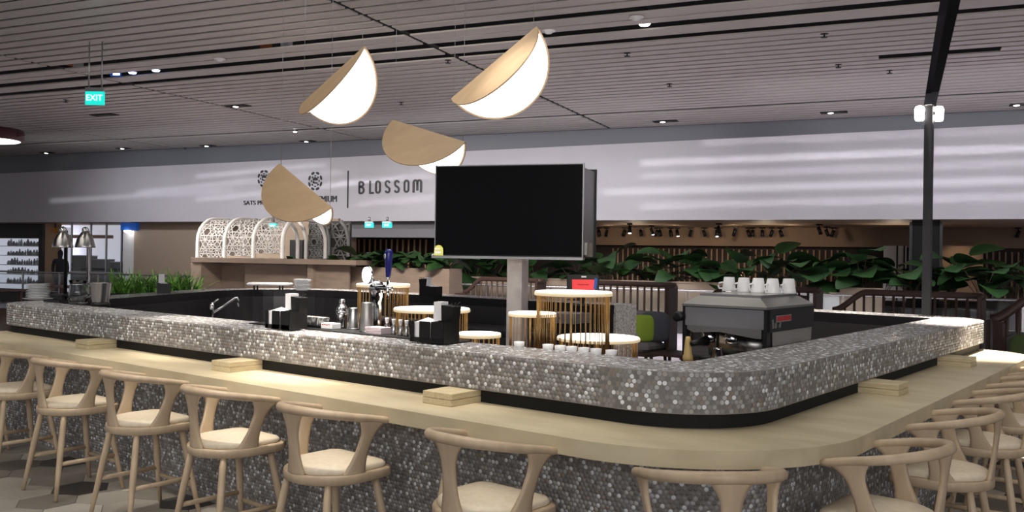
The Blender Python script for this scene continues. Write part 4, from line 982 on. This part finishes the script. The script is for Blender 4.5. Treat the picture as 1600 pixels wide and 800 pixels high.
# track spots
SPX = ((936, 362), (948, 363), (975, 366), (984, 354), (1001, 367), (1018, 357), (1026, 370), (1031, 370), (1048, 362), (1058, 364), (1079, 366), (1100, 368), (1120, 369), (1124, 369), (1123, 354), (1148, 359), (1169, 361), (1176, 362), (1191, 365), (1206, 367), (1220, 369), (1280, 355), (1292, 359), (1301, 361), (1591, 364))
tp = None
for i, (px, py) in enumerate(SPX):
    zt2 = 2.695; a, b = ray(px, py - 5); tt = (zt2 - EYE) / -b; 
    dd = float(np.array([a * tt, tt]) @ ND); dd = max(FD + .4, min(SDP - .5, dd)); e_ = at_d(px, py, dd)[0]
    lab = 'small black track spotlight under the warm restaurant ceiling, %s of its row from the left' % (nth(i, 18) if i < 18 else ('nineteenth', 'twentieth', 'twenty-first', 'twenty-second', 'twenty-third', 'twenty-fourth', 'last')[i - 18])
    if tp is None:
        tp = thing('track_spotlight', lab, 'spotlight', ED(e_, dd, zt2), PH, 'track spotlights under the restaurant ceiling')
        MB().box((0, 0, -.02), (.16, .05, .04)).build('adapter', 'black', tp)
        MB().tube([(0, 0, -.03), (.0, 0, -.11)], .014, 6).build('stem', 'black', tp)
        MB().tube([(-.02, .02, -.08), (.035, -.03, -.27)], [.045, .052], 12).build('lamp_can', 'black', tp)
        MB().tube([(.036, -.031, -.272), (.0365, -.0315, -.276)], .043, 12).build('lens', 'service_grey', tp)
    else: 
        r_ = dup(tp, ED(e_, dd, zt2), PH + random.choice((0, .6, PI, PI + .5, -.5)), lab)
        if i in (3, 5, 9, 12):
            for ch in r_.children:
                if ch.name.startswith('lens'): ch.data = ch.data.copy(); ch.data.materials[0] = M['lit_lamp']

# ------------------------------------------------------------------ left: lit shop, pillar, glass front, blue sign, beige wall
t = struct_root('window_1', PH); WD1 = 23.2
c, s_, e0, e1, z0, z1 = ebox(-60, 353, 68, 462, WD1, .12); wE0, wE1 = e0, e1
zt3 = 2.62
MB().box(((e0 + e1) / 2, WD1 + 1.2, 1.3), (e1 - e0, .1, 2.6)).build('back_panel', 'shop_lit', t)
MB().box(((e0 + e1) / 2, WD1, (2.15 + 2.72) / 2), (e1 - e0, .12, .57)).build('head_frame', 'dark_frame', t)
MB().box((e1 - .1, WD1, 1.2), (.2, .12, 2.4)).build('side_frame', 'dark_frame', t)
MB().box(((e0 + e1) / 2, WD1, .12), (e1 - e0, .2, .24)).build('sill', 'silver_trim', t)
MB().box(((e0 + e1) / 2, WD1 + .04, 1.2), (e1 - e0 - .2, .012, 2.0)).build('pane', 'glass', t)
SHZ = (.42, .78, 1.14, 1.5, 1.86)
for z in SHZ: MB().box(((e0 + e1) / 2 - .15, WD1 + .85, z), (e1 - e0 - .5, .5, .03)).build('shelf', 'silver_trim', t)
gi = 0
for zi, z in enumerate(SHZ):
    x = e0 + 1.55
    while x < e1 - .5:
        w = random.uniform(.07, .16); h = random.uniform(.14, .27)
        g = MB().lathe([(w * .42, 0), (w * .45, h * .6), (w * .25, h * .75), (w * .2, h), (0, h)], n=8).build('shop_goods', random.choice(('dark_frame', 'cushion_slate', 'black', 'silver_trim', 'seat_grey', 'dark_steel')), None, ED(x + w / 2, WD1 + .78, z + .0155), PH)
        tag(g, 'small boxed or bottled item on the lit shop shelves at the far left', 'goods', 'goods on the lit shop shelves'); x += w + random.uniform(.01, .06); gi += 1
wl = struct_root('wall_left', PH)
c, s_, e0, e1, z0, z1 = ebox(70, 352, 81, 470, WD1 - .2, .4); MB().box((c[0], c[1], 1.35), (s_[0], s_[1], 2.7)).build('pillar', 'tan_pillar', wl)
c, s_, e0, e1, z0, z1 = ebox(81, 352, 192, 470, WD1 + 1.6, .2); MB().box((c[0], c[1], 1.35), (s_[0], s_[1], 2.7)).build('shop_back', 'shop_lit', wl)
MB().box((c[0], WD1 + 1.0, 2.25), (s_[0], .3, .12)).build('timber_band', 'orange', wl)
for px in (83, 112, 142, 166, 190):
    e = at_d(px, 400, WD1)[0]; MB().box((e, WD1, 1.35), (.05, .06, 2.7)).build('mullion', 'silver_trim', wl)
MB().box((at_d(137, 400, WD1)[0], WD1, .95), (s_[0], .05, .06)).build('transom', 'silver_trim', wl)
e0 = at_d(84, 400, WD1)[0]; e1 = at_d(190, 400, WD1)[0]
MB().box(((e0 + e1) / 2, WD1 + .02, 1.35), (e1 - e0, .012, 2.6)).build('pane', 'glass', wl)
for (p0, p1, y0, y1, m_) in ((112, 140, 400, 455, 'dark_frame'), (142, 167, 406, 455, 'grey_wall'), (172, 192, 410, 455, 'cushion_slate')):
    c, s_, *_r = ebox(p0, y0, p1, y1, WD1 + .9, .35)
    o = thing('display_cabinet', 'grey display cabinet inside the glass shopfront, %s' % {112: 'leftmost, behind the heat lamps', 142: 'middle one, above the steel bucket', 172: 'rightmost, beside the beige wall'}[p0], 'cabinet', ED(c[0], c[1], 0), PH)
    MB().box((0, 0, (c[2] + s_[2] / 2) / 2), (s_[0], s_[1], c[2] + s_[2] / 2)).build('carcass', m_, o); MB().box((0, -s_[1] / 2 - .01, .6), (s_[0] * .9, .02, 1.0)).build('door', 'dark_steel', o); MB().box((0, 0, c[2] + s_[2] / 2 + .015), (s_[0] * 1.03, s_[1] * 1.05, .03)).build('top', 'silver_trim', o)
c, s_, e0, e1, z0, z1 = ebox(208, 346, 330, 470, FD + .5, .3); MB().box((c[0], c[1], 1.35), (s_[0], s_[1], 2.7)).build('beige_panel', 'beige_wall', wl)
c, s_, e0, e1, z0, z1 = ebox(192, 346, 209, 470, FD + .5, .3); MB().box((c[0], c[1], 1.35), (s_[0], s_[1], 2.7)).build('pale_panel', 'shop_lit' if False else 'white_paint', wl)
c, s_, e0, e1, z0, z1 = ebox(330, 346, 548, 470, FD + .9, .3); MB().box((c[0], c[1], 1.35), (s_[0], s_[1], 2.7)).build('beige_panel', 'beige_wall', wl)
c, s_, *_r = ebox(188, 348, 212, 360, FD + .3, .15)
t = thing('blue_sign', 'small blue lit sign under the fascia at left', 'sign', ED(c[0], c[1], c[2]), PH)
MB().box((0, 0, 0), s_, bev=.01).build('box', 'blue_sign', t); MB().box((0, .05, s_[2] / 2 + .05), (.04, .04, .14)).build('bracket', 'silver_trim', t)
MB().lathe([(.0, -.1), (.09, -.06), (.12, 0), (.0, .0)], n=14).build('lamp', 'lit_lamp', t, (-.05, -.05, -s_[2] / 2))
c, s_, *_r = ebox(79, 356, 87, 364, WD1 - .3, .1)
t = thing('orange_sign', 'small orange sign at the top of the pale pillar at left', 'sign', ED(c[0], c[1], c[2]), PH); MB().box((0, 0, 0), s_, bev=.01).build('panel', 'orange', t); MB().box((0, .04, s_[2] / 2 + .1), (.04, .04, .3)).build('bracket', 'dark_frame', t)
# person standing by the shop
def person(label, px, depth, h, face):
    a, b = ray(px, 430); t = thing('person', label, 'person', (a * depth, depth, 0), face)
    J = {'pelvis': (0, 0, .52), 'chest': (0, .0, .74), 'neck': (0, 0, .84), 'headb': (0, -.005, .885), 'head': (0, -.008, .95), 'headt': (0, 0, .985),
         'shl': (.105, 0, .80), 'ell': (.135, .01, .63), 'wrl': (.12, -.05, .49), 'hal': (.115, -.06, .44), 'shr': (-.105, 0, .80), 'elr': (-.135, .01, .63), 'wrr': (-.11, -.06, .5), 'har': (-.10, -.075, .45),
         'hpl': (.05, 0, .50), 'knl': (.055, -.005, .28), 'anl': (.058, .012, .045), 'tol': (.062, -.07, .018), 'hpr': (-.05, 0, .50), 'knr': (-.055, -.005, .28), 'anr': (-.058, .012, .045), 'tor': (-.062, -.07, .018)}
    R = dict(pelvis=.085, chest=.085, neck=.034, headb=.045, head=.058, headt=.036, shl=.042, ell=.028, wrl=.02, hal=.022, shr=.042, elr=.028, wrr=.02, har=.022, hpl=.058, knl=.038, anl=.025, tol=.02, hpr=.058, knr=.038, anr=.025, tor=.02)
    E_ = [('pelvis', 'chest'), ('chest', 'neck'), ('neck', 'headb'), ('headb', 'head'), ('head', 'headt'), ('chest', 'shl'), ('shl', 'ell'), ('ell', 'wrl'), ('wrl', 'hal'), ('chest', 'shr'), ('shr', 'elr'), ('elr', 'wrr'), ('wrr', 'har'),
          ('pelvis', 'hpl'), ('hpl', 'knl'), ('knl', 'anl'), ('anl', 'tol'), ('pelvis', 'hpr'), ('hpr', 'knr'), ('knr', 'anr'), ('anr', 'tor')]
    ks = list(J); me = bpy.data.meshes.new('body'); me.from_pydata([tuple(np.array(J[k]) * h) for k in ks], [(ks.index(x), ks.index(y)) for x, y in E_], [])
    o = link('body', me, t); me.materials.append(M['cloth_dark']); sk = o.modifiers.new('skin', 'SKIN'); o.modifiers.new('sub', 'SUBSURF').levels = 1; o.modifiers['sub'].render_levels = 2
    for i, k in enumerate(ks): me.skin_vertices[0].data[i].radius = (R[k] * h, R[k] * h * (.7 if k in ('pelvis', 'chest') else 1)); me.skin_vertices[0].data[i].use_root = (k == 'pelvis')
    MB().lathe([(.0, -.075), (.035, -.07), (.052, -.02), (.052, .02), (.03, .055), (0, .06)], n=14).build('face', 'skin', t, (0, -.022 * h, .94 * h))
    MB().lathe([(.062, -.04), (.072, .0), (.066, .05), (.035, .085), (0, .09)], n=14).build('hair', 'hair', t, (0, .004 * h, .952 * h))
    return t
person('person in dark clothes standing by the glass shopfront beyond the heat lamps', 94, 30.5, 1.74, .4)
# dining tables left
for i, (px, py, d_, lab) in enumerate(((-12, 451, 15.2, 'long dark table at the far left edge, beyond the plate stack'), (112, 447, 16.6, 'dark table behind the heat lamps beyond the bar'))):
    e_, z_ = at_d(px, py, d_)
    t = thing('dining_table', lab, 'table', ED(e_, d_, 0), PH); zt4 = z_
    MB().box((0, 0, zt4 - .02), (1.7, .8, .04), bev=.006).build('table_top', 'rail_brown', t)
    for x in (-.75, .6):
        for y in (-.32, .32): MB().box((x, y, (zt4 - .04) / 2), (.06, .06, zt4 - .04)).build('leg', 'rail_brown', t)
a, b = ray(-6, 480); t = thing('dark_chair', 'dark brown armchair at the left edge behind the end of the bar', 'chair', (a * 10.2, 10.2, 0), .6)
MB().loft([[(.27 * math.cos(x) * q, .27 * math.sin(x) * q, z) for x in [PI * 2 * i / 20 for i in range(20)]] for q, z in ((.9, .42), (1, .45), (1, .50), (.85, .53))], True).build('seat', 'seat_grey', t)
ar = [PI * .0 + PI * 1.0 * i / 12 for i in range(13)]
MB().loft([[(.31 * math.cos(x), .31 * math.sin(x), .45) for x in ar] + [(.28 * math.cos(x), .28 * math.sin(x), .45) for x in ar[::-1]], [(.34 * math.cos(x), .34 * math.sin(x), 1.05) for x in ar] + [(.31 * math.cos(x), .31 * math.sin(x), 1.05) for x in ar[::-1]]], True).build('backrest', 'rail_brown', t)
for sx in (-1, 1):
    for sy in (-1, 1): MB().tube([(sx * .18, sy * .18, .43), (sx * .23, sy * .23, 0)], [.02, .014], 8).build('leg', 'rail_brown', t)

# ------------------------------------------------------------------ white lattice arcade
AD = 15.0
ac = thing('lattice_arcade', 'white arched arcade of pierced lattice panels behind the wooden booth', 'arcade', (0, 0, 0), PH)
AE = [at_d(px, 380, AD)[0] for px in (309, 351, 396, 441.5)]
zt5 = at_d(330, 341, AD)[1]; AW = 1.5
def vault(q):               # 0..1 round the vault -> (across, height)
    r = .5; Ls = [zt5 - r, r * PI / 2, AW - 2 * r, r * PI / 2, zt5 - r]; s = q * sum(Ls)
    if s < Ls[0]: return (0, s)
    s -= Ls[0]
    if s < Ls[1]: a = s / r; return (r - r * math.cos(a), Ls[0] + r * math.sin(a))
    s -= Ls[1]
    if s < Ls[2]: return (r + s, zt5)
    s -= Ls[2]
    if s < Ls[3]: a = s / r; return (AW - r + r * math.sin(a), zt5 - r + r * math.cos(a))
    return (AW, Ls[4] - (s - Ls[3]))
VT = 2 * (zt5 - .5) + .5 * PI + AW - 1.0
for e in AE:
    P = [(e, AD + vault(i / 40)[0], vault(i / 40)[1]) for i in range(41)]; MB().tube(P, .042, 8, True, 1.0, (1, 0, 0)).build('arch_rib', 'lattice_white', ac)
def lattice(e0, e1, s0, s1, m, nm, par, mapf, cell):
    mb = MB(); strips = []
    W_ = e1 - e0; nx = max(1, int(round(W_ / (cell * 1.732)))); cw = W_ / nx; R_ = cw / 1.732; row = 0; s = s0
    while s < s1 + R_:
        for i in range(-1, nx + 1):
            cx = e0 + (i + .5 + .5 * (row % 2)) * cw
            V = [(cx + R_ * math.sin(PI / 3 * k), s + R_ * math.cos(PI / 3 * k)) for k in range(6)]
            I = [(cx + R_ * .52 * math.sin(PI / 3 * k + PI / 6), s + R_ * .52 * math.cos(PI / 3 * k + PI / 6)) for k in range(6)]
            for k in range(6):
                strips += [(V[k], V[(k + 1) % 6], .03), (V[k], I[k], .022), (V[(k + 1) % 6], I[k], .022), (I[k], I[(k + 1) % 6], .022)]
                if (i + row) % 2: strips.append(((cx, s), I[k], .022))
        s += R_ * 1.5; row += 1
    for (a, b, w) in strips:
        a, b = np.array(a), np.array(b)
        def cl(p): return np.array([min(max(p[0], e0), e1), min(max(p[1], s0), s1)])
        if (a[0] < e0 and b[0] < e0) or (a[0] > e1 and b[0] > e1) or (a[1] > s1 and b[1] > s1) or (a[1] < s0 and b[1] < s0): continue
        a, b = cl(a), cl(b); L_ = np.linalg.norm(b - a)
        if L_ < .02: continue
        n_ = np.array([-(b - a)[1], (b - a)[0]]) / L_ * w / 2
        q = [mapf(*p, o) for o in (0, .02) for p in (a - n_, b - n_, b + n_, a + n_)]
        mb.add(q, [(3, 2, 1, 0), (4, 5, 6, 7), (0, 1, 5, 4), (1, 2, 6, 5), (2, 3, 7, 6), (3, 0, 4, 7)])
    o = mb.build(nm, m, par); o['kind'] = 'stuff'; return o
def vmap(e, s, o): y, z = vault(s / VT); return (e, AD + y + o, z)
for i in range(3):
    pn = MB().tube([(AE[i] + .05, AD + .02, .03), (AE[i + 1] - .05, AD + .02, .03)], .03, 6).build('panel_rail', 'lattice_white', ac)
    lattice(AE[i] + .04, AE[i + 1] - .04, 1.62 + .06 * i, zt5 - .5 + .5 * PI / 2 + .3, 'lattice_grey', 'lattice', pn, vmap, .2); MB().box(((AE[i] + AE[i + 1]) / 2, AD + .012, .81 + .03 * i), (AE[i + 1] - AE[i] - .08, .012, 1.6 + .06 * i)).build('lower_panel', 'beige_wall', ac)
# back run of the arcade seen through its open end
BE = [at_d(px, 380, AD + AW)[0] for px in (478, 514, 544)]
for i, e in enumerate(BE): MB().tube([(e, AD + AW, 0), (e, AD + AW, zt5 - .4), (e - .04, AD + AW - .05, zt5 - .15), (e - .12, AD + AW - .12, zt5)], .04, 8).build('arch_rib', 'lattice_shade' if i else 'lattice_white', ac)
for i in range(2):
    pn = MB().box(((BE[i] + BE[i + 1]) / 2, AD + AW + .12, zt5 / 2), (BE[i + 1] - BE[i], .03, zt5)).build('grey_panel', 'dark_frame', ac)
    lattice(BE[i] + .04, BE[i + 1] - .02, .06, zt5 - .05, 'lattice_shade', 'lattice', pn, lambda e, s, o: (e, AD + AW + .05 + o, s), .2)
e0 = at_d(454, 380, AD + 3)[0]; e1 = at_d(474, 380, AD + 3)[0]; zd = at_d(464, 375, AD + 3)[1]
d1 = struct_root('door_1', PH); MB().box(((e0 + e1) / 2, AD + 3, zd / 2), (e1 - e0, .06, zd)).build('leaf_panel', 'black', d1)
MB().box(((e0 + e1) / 2, AD + 3.2, 1.3), (2.2, .1, 2.6)).build('surround', 'beige_wall', d1)
for i, (px, w) in enumerate(((449, .22), (516, .28))):
    p = at_d(px, 404, BD + .3); t = thing('desk_plant', ('small dark plant on the booth top, left of the black doorway', 'dark leafy plant on the booth top, right of the blue screen')[i], 'plant', ED(p[0], BD + .4, zb + .001), .4 * i)
    MB().lathe([(.05, 0), (.06, .07), (0, .07)], n=12).build('pot', 'pot_dark', t)
    for k in range(7): o = link('leaf', LEAF[k % 3], t, (0, 0, .06)); o.rotation_euler = (0, -.5 - .1 * (k % 3), k * .9); o.scale = (w * 1.4,) * 3
p = at_d(482, 405, BD + .3); t = thing('booth_screen', 'small screen lying on the booth top, its edge glowing blue', 'screen', ED(p[0], BD + .3, zb + .001), PH)
MB().box((0, 0, .012), (.26, .18, .024), bev=.004).build('body', 'black', t); MB().box((0, -.091, .014), (.24, .004, .016)).build('lit_edge', 'lit_blue', t)

# ------------------------------------------------------------------ lettering and emblems on the fascia
TF = FD - .1
def ftext(word, px, py, wpx, hpx, name, label):
    e0, zc_ = at_d(px, py, TF); e1 = at_d(px + wpx, py, TF)[0]; hh = at_d(px, py - hpx / 2, TF)[1] - at_d(px, py + hpx / 2, TF)[1]
    me = text_mesh(word, hh / .69, .012, 'letter_black'); w0 = max(v.co.x for v in me.vertices)
    o = link(name, me, None, ED(e0, TF - .015, zc_ - hh / 2)); o.rotation_euler = (PI / 2, 0, PH)
    o.scale = ((e1 - e0) / w0, 1, 1)
    tag(o, label, 'lettering'); return o
ftext('SATS PREMIER', 381, 317, 55, 6.5, 'fascia_lettering', 'small dark words SATS PREM on the fascia, cut off by the lowest hanging shade')
ftext('SATS PREMIUM', 462, 311.5, 64.5, 9.5, 'fascia_lettering', 'small dark lettering ending in MIUM on the fascia, right of the lowest hanging shade')
def emblem(px, py, w, h, label):
    e, z = at_d(px, py, TF); sx = abs(at_d(px + w / 2, py, TF)[0] - e); sz = abs(at_d(px, py - h / 2, TF)[1] - z)
    t = thing('fascia_emblem', label, 'emblem', ED(e, TF - .012, z), PH)
    def petal(r, th, rl, rw, nm):
        P = []
        for i in range(12):
            a = 2 * PI * i / 12; x = rw * math.cos(a); y = rl * math.sin(a); P.append((sx * (r * math.cos(th) + x * -math.sin(th) * 0 + y * -math.sin(th) + x * math.cos(th)), sz * (r * math.sin(th) + y * math.cos(th) + x * math.sin(th))))
        mb = MB().prism(P, 0, .012); o = mb.build(nm, 'letter_black', t); o.rotation_euler = (PI / 2, 0, 0)
    for k in range(8): petal(.84, PI / 8 + k * PI / 4, .25, .13, 'petal')
    for k in range(8): petal(.53, k * PI / 4, .13, .07, 'inner_petal')
    def bar_(pts, nm): o = MB().prism([(x * sx, y * sz) for x, y in pts], 0, .012).build(nm, 'letter_black', t); o.rotation_euler = (PI / 2, 0, 0)
    bar_([(-.36, .06), (.36, .06), (.3, .3), (.0, .42), (-.3, .3)], 'upper_stroke'); bar_([(-.36, .02), (-.2, .02), (-.1, -.1), (.3, -.14), (.34, -.3), (-.3, -.24)], 'lower_stroke')
emblem(493, 283, 23, 31, 'round black rosette emblem on the fascia left of the thin vertical bar')
emblem(413, 279, 21, 28, 'round black emblem on the fascia mostly hidden behind the lowest hanging shade')
e, z0 = at_d(543.5, 325, TF); z1 = at_d(543.5, 267, TF)[1]
tag(MB().box((0, 0, 0), (.035, .02, z1 - z0)).build('divider_bar', 'letter_black', None, ED(e, TF - .012, (z0 + z1) / 2), PH), 'thin black vertical bar on the fascia left of the word BLOSSOM', 'bar')
# BLOSSOM in tall rounded strokes, one mesh per letter
def stroke(pts, w, closed=False):
    P = [np.array(p, float) for p in pts]; n = len(P); L_, R_ = [], []
    for i in range(n):
        a = P[i - 1] if (closed or i) else P[i]; b = P[(i + 1) % n] if (closed or i < n - 1) else P[i]
        t1 = (P[i] - a); t2 = (b - P[i]); t1 = t1 / np.linalg.norm(t1) if np.linalg.norm(t1) > 0 else t2 / np.linalg.norm(t2); t2 = t2 / np.linalg.norm(t2) if np.linalg.norm(t2) > 0 else t1
        n1 = np.array([-t1[1], t1[0]]); n2 = np.array([-t2[1], t2[0]]); m_ = (n1 + n2); m_ = m_ / max(.3, (1 + n1 @ n2)); ww = w
        L_.append(P[i] + m_ * ww / 2); R_.append(P[i] - m_ * ww / 2)
    mb = []; k = n if closed else n - 1
    for i in range(k):
        j = (i + 1) % n; mb.append([L_[i], L_[j], R_[j], R_[i]])
    return mb
def arc(cx, cy, rx, ry, a0, a1, n=8): return [(cx + rx * math.cos(math.radians(a0 + (a1 - a0) * i / n)), cy + ry * math.sin(math.radians(a0 + (a1 - a0) * i / n))) for i in range(n + 1)]
wq = .15
GL = {'B': [([(.1, .07), (.1, .93)], 0), ([(.1, .93)] + arc(.28, .76, .2, .17, 90, -70) + [(.1, .54)], 0), ([(.1, .54)] + arc(.3, .3, .22, .23, 80, -90) + [(.1, .07)], 0)],
      'L': [([(.12, 1.0), (.12, .07), (.5, .07)], 0)],
      'O': [(arc(.29, .75, .19, .18, 180, 0) + arc(.29, .25, .19, .18, 0, -180), 1)],
      'S': [(arc(.29, .76, .19, .17, 10, 180) + [(.12, .64), (.22, .52), (.38, .45), (.48, .34)] + arc(.29, .24, .19, .17, 0, -170), 0)],
      'M': [([(.1, 0)] + arc(.25, .78, .15, .15, 180, 0) + [(.40, .15)], 0), ([(.40, .6)] + arc(.55, .78, .15, .15, 180, 0) + [(.70, 0)], 0)]}
bl = thing('blossom_sign', 'large black word BLOSSOM on the pale fascia left of the television', 'lettering', ED(0, TF - .005), PH)
lx = (560, 576.5, 586, 601, 615.5, 630.5, 644.5); lw = (.52, .52, .58, .58, .58, .58, .8)
for ch_, px, wd_ in zip('BLOSSOM', lx, lw):
    py = 303.5 - (px - 560) * .030; e0, zb2 = at_d(px, py, TF); sc = at_d(px, py - 20.5, TF)[1] - zb2; px_w = {'B': 8.5, 'L': 8, 'O': 9.5, 'S': 9.5, 'M': 15.5}[ch_]; sx = (at_d(px + px_w, py, TF)[0] - e0) / wd_
    mb = MB()
    for pts, cl_ in GL[ch_]:
        for qd in stroke(pts, wq, cl_): 
            V = [(e0 + p[0] * sx, o, zb2 + p[1] * sc) for o in (-.02, .0) for p in qd]; mb.add(V, [(0, 1, 2, 3), (7, 6, 5, 4), (0, 4, 5, 1), (1, 5, 6, 2), (2, 6, 7, 3), (3, 7, 4, 0)])
    mb.build('letter', 'letter_black', bl)

# ------------------------------------------------------------------ exit signs, lamps and fittings
def exit_sign(label, px, py, depth, w, h, rods, rz, arrow=0):
    a, b = ray(px, py); t = thing('exit_sign', label, 'exit sign', (a * depth, depth, EYE - b * depth), rz)
    MB().box((0, 0, -.1 * h), (w, .05, h * .8)).build('lit_panel', 'exit_green', t)
    MB().box((0, 0, h * .42), (w, .06, h * .24)).build('casing', 'silver_trim', t)
    o = link('exit_word', text_mesh('EXIT', h * .52, .002, 'exit_letter', True), t, (0, -.029, -.1 * h)); o.rotation_euler = (PI / 2, 0, 0); o.scale = (.95, 1, 1)
    for x in rods: MB().tube([(x, 0, h * .5), (x, 0, (HC - (EYE - b * depth)) if depth < 18 else h * .5 + .12 + (.2 if depth < 19 else 0))], .012 if depth < 18 else .03, 6).build('rod', 'silver_trim', t)
exit_sign('green lit EXIT sign hanging on two rods from the slatted ceiling', 148.5, 151, 14.1, .29, .26, (-.1, .105), 0)
exit_sign('small green EXIT sign under the fascia, left of a pair below BLOSSOM', 577, 351, 22.4, .24, .15, (0,), PH)
exit_sign('small green EXIT sign under the fascia, right of a pair below BLOSSOM', 605, 351, 22.3, .26, .15, (0,), PH)
exit_sign('small green EXIT sign in front of the white lattice arcade', 427, 352, 18.72, .17, .12, (0,), PH)
# round maroon lamp at the left edge
a, b = ray(-22, 219); t = thing('drum_lamp', 'maroon drum lamp with white underside cut by the left picture edge', 'lamp', (a * 14, 14, EYE - b * 14), 0)
MB().lathe([(.50, .0), (.53, .01), (.53, .17), (.50, .18), (0, .18)], n=36).build('drum', 'maroon', t); MB().lathe([(0, -.03), (.35, -.025), (.46, -.01), (.49, .004)], n=36, cap=False).build('diffuser', 'lit_white', t)
MB().tube([(0, 0, .18), (0, 0, HC - t.location.z)], .012, 6).build('stem', 'maroon', t); MB().lathe([(.06, .06), (.09, .09), (.06, .12)], n=12).build('side_knob', 'maroon', t, (.52, .0, .0))
# recessed lights: black slot, small lamp
for i, (px, py, w, lit) in enumerate(((163, 180, 46, 0), (325, 228, 24, 1), (372, 166, 40, 1), (332, 240, 24, 0), (74, 239, 22, 1), (193, 232, 22, 1), (205, 245, 26, 0), (86, 249, 28, 0), (481, 221, 24, 1), (1040, 190, 38, 1), (1303, 176, 40, 1), (1592, 164, 26, 1))):
    a, b = ray(px, py); tt = (HC - .012 - EYE) / -b; w_ = w * tt / FPX
    lab = 'black ceiling slot %s, %s' % ('with a small lit lamp' if lit else 'without a light', ('right of the hanging EXIT sign, largest at left', 'upper of two above the wall logo', 'between EXIT sign and left shade', 'lower of two above the wall logo', 'nearest the maroon lamp', 'second from the maroon lamp', 'near the bulkhead at left', 'lowest of those near the maroon lamp', 'just above the lowest hanging shade', 'above the right end of the television', 'left of the lamp post', 'at the right picture edge')[i])
    t = thing('ceiling_slot', lab, 'ceiling light', (a * tt, tt, HC - .012), PH, 'black slots in the slatted ceiling')
    MB().box((0, 0, .004), (w_, .26, .014)).build('slot', 'matt_black', t)
    MB().box((0, 0, -.004), (w_ * .5, .16, .006)).build('baffle', 'dark_frame', t)
    if lit: MB().lathe([(0, -.012), (.05, -.012), (.06, -.004), (0, -.002)], n=14).build('lamp', 'lit_lamp', t, (-w_ * .12, 0, -.004))
for i, (px, py, r, m_, lab) in enumerate(((207, 113, .075, 'lit_blue', 'bluish white ceiling lamp in the open gap, left of a pair'), (243.5, 109.5, .075, 'lit_blue', 'bluish white ceiling lamp in the open gap, right of a pair'), (1007, 37, .085, 'lit_lamp', 'bright white ceiling lamp in the open gap, top right of the picture'), (461, 205.5, .05, 'lit_lamp', 'tiny bright lamp on the dark ceiling line above the lowest hanging shade'))):
    a, b = ray(px, py); zz = HC + (.03 if i < 3 else -.02); tt = (zz - EYE) / -b; t = thing('ceiling_lamp', lab, 'ceiling light', (a * tt, tt, zz), 0)
    MB().lathe([(0, -.03), (r * .8, -.025), (r, 0), (0, .0)], n=16).build('bulb', m_, t); MB().lathe([(r * 1.15, .0), (r * 1.2, .08), (r * .6, .2), (0, .2)], n=16).build('housing', 'dark_frame', t); MB().tube([(0, 0, .18), (0, 0, .9)], .012, 6).build('stem', 'dark_frame', t)
a, b = ray(181, 115.5); tt = (HC + .05 - EYE) / -b; t = thing('blue_display', 'small blue lit display in the open ceiling gap near the EXIT sign', 'display', (a * tt, tt, HC + .05), 0)
MB().box((0, 0, 0), (.2, .04, .09)).build('case', 'blue_sign', t); MB().box((.02, -.022, -.01), (.13, .004, .035)).build('lit_text_band', 'lit_blue', t); MB().tube([(0, 0, .04), (0, 0, .8)], .01, 6).build('stem', 'dark_frame', t)
for i, (px, py, lab) in enumerate(((857, 48, 'white dome fitting on the ceiling right of the upper right shade'), (994, 27, 'white dome fitting on the ceiling left of the bright lamp'), (343, 92, 'white dome fitting on the ceiling between EXIT sign and left shade'))):
    a, b = ray(px, py); tt = (HC - .01 - EYE) / -b; t = thing('ceiling_dome', lab, 'ceiling fitting', (a * tt, tt, HC - .01), 0)
    MB().lathe([(0, -.05), (.05, -.04), (.07, -.012)], n=18, cap=False).build('dome', 'white_paint', t); MB().lathe([(.10, -.012), (.105, 0), (0, 0)], n=18).build('flange', 'white_paint', t)
for i, (px, py) in enumerate(((980, 83), (1288, 53), (1046, 131), (103, 156), (289, 231), (627, 160), (700, 94), (1390, 110), (1310, 101))):
    a, b = ray(px, py); tt = (HC - EYE) / -b
    t = thing('sprinkler', 'small dark sprinkler head under the slatted ceiling, %s from the left' % ('fifth', 'seventh', 'sixth', 'first', 'second', 'third', 'fourth', 'ninth', 'eighth')[i], 'sprinkler', (a * tt, tt, HC), 0, 'sprinkler heads')
    MB().tube([(0, 0, 0), (0, 0, -.05)], .012, 6).build('stem', 'black', t); MB().lathe([(.05, -.055), (.05, -.048), (0, -.046)], n=10).build('rosette', 'black', t); MB().lathe([(.06, -.004), (.06, 0)], n=10).build('escutcheon', 'dark_frame', t)
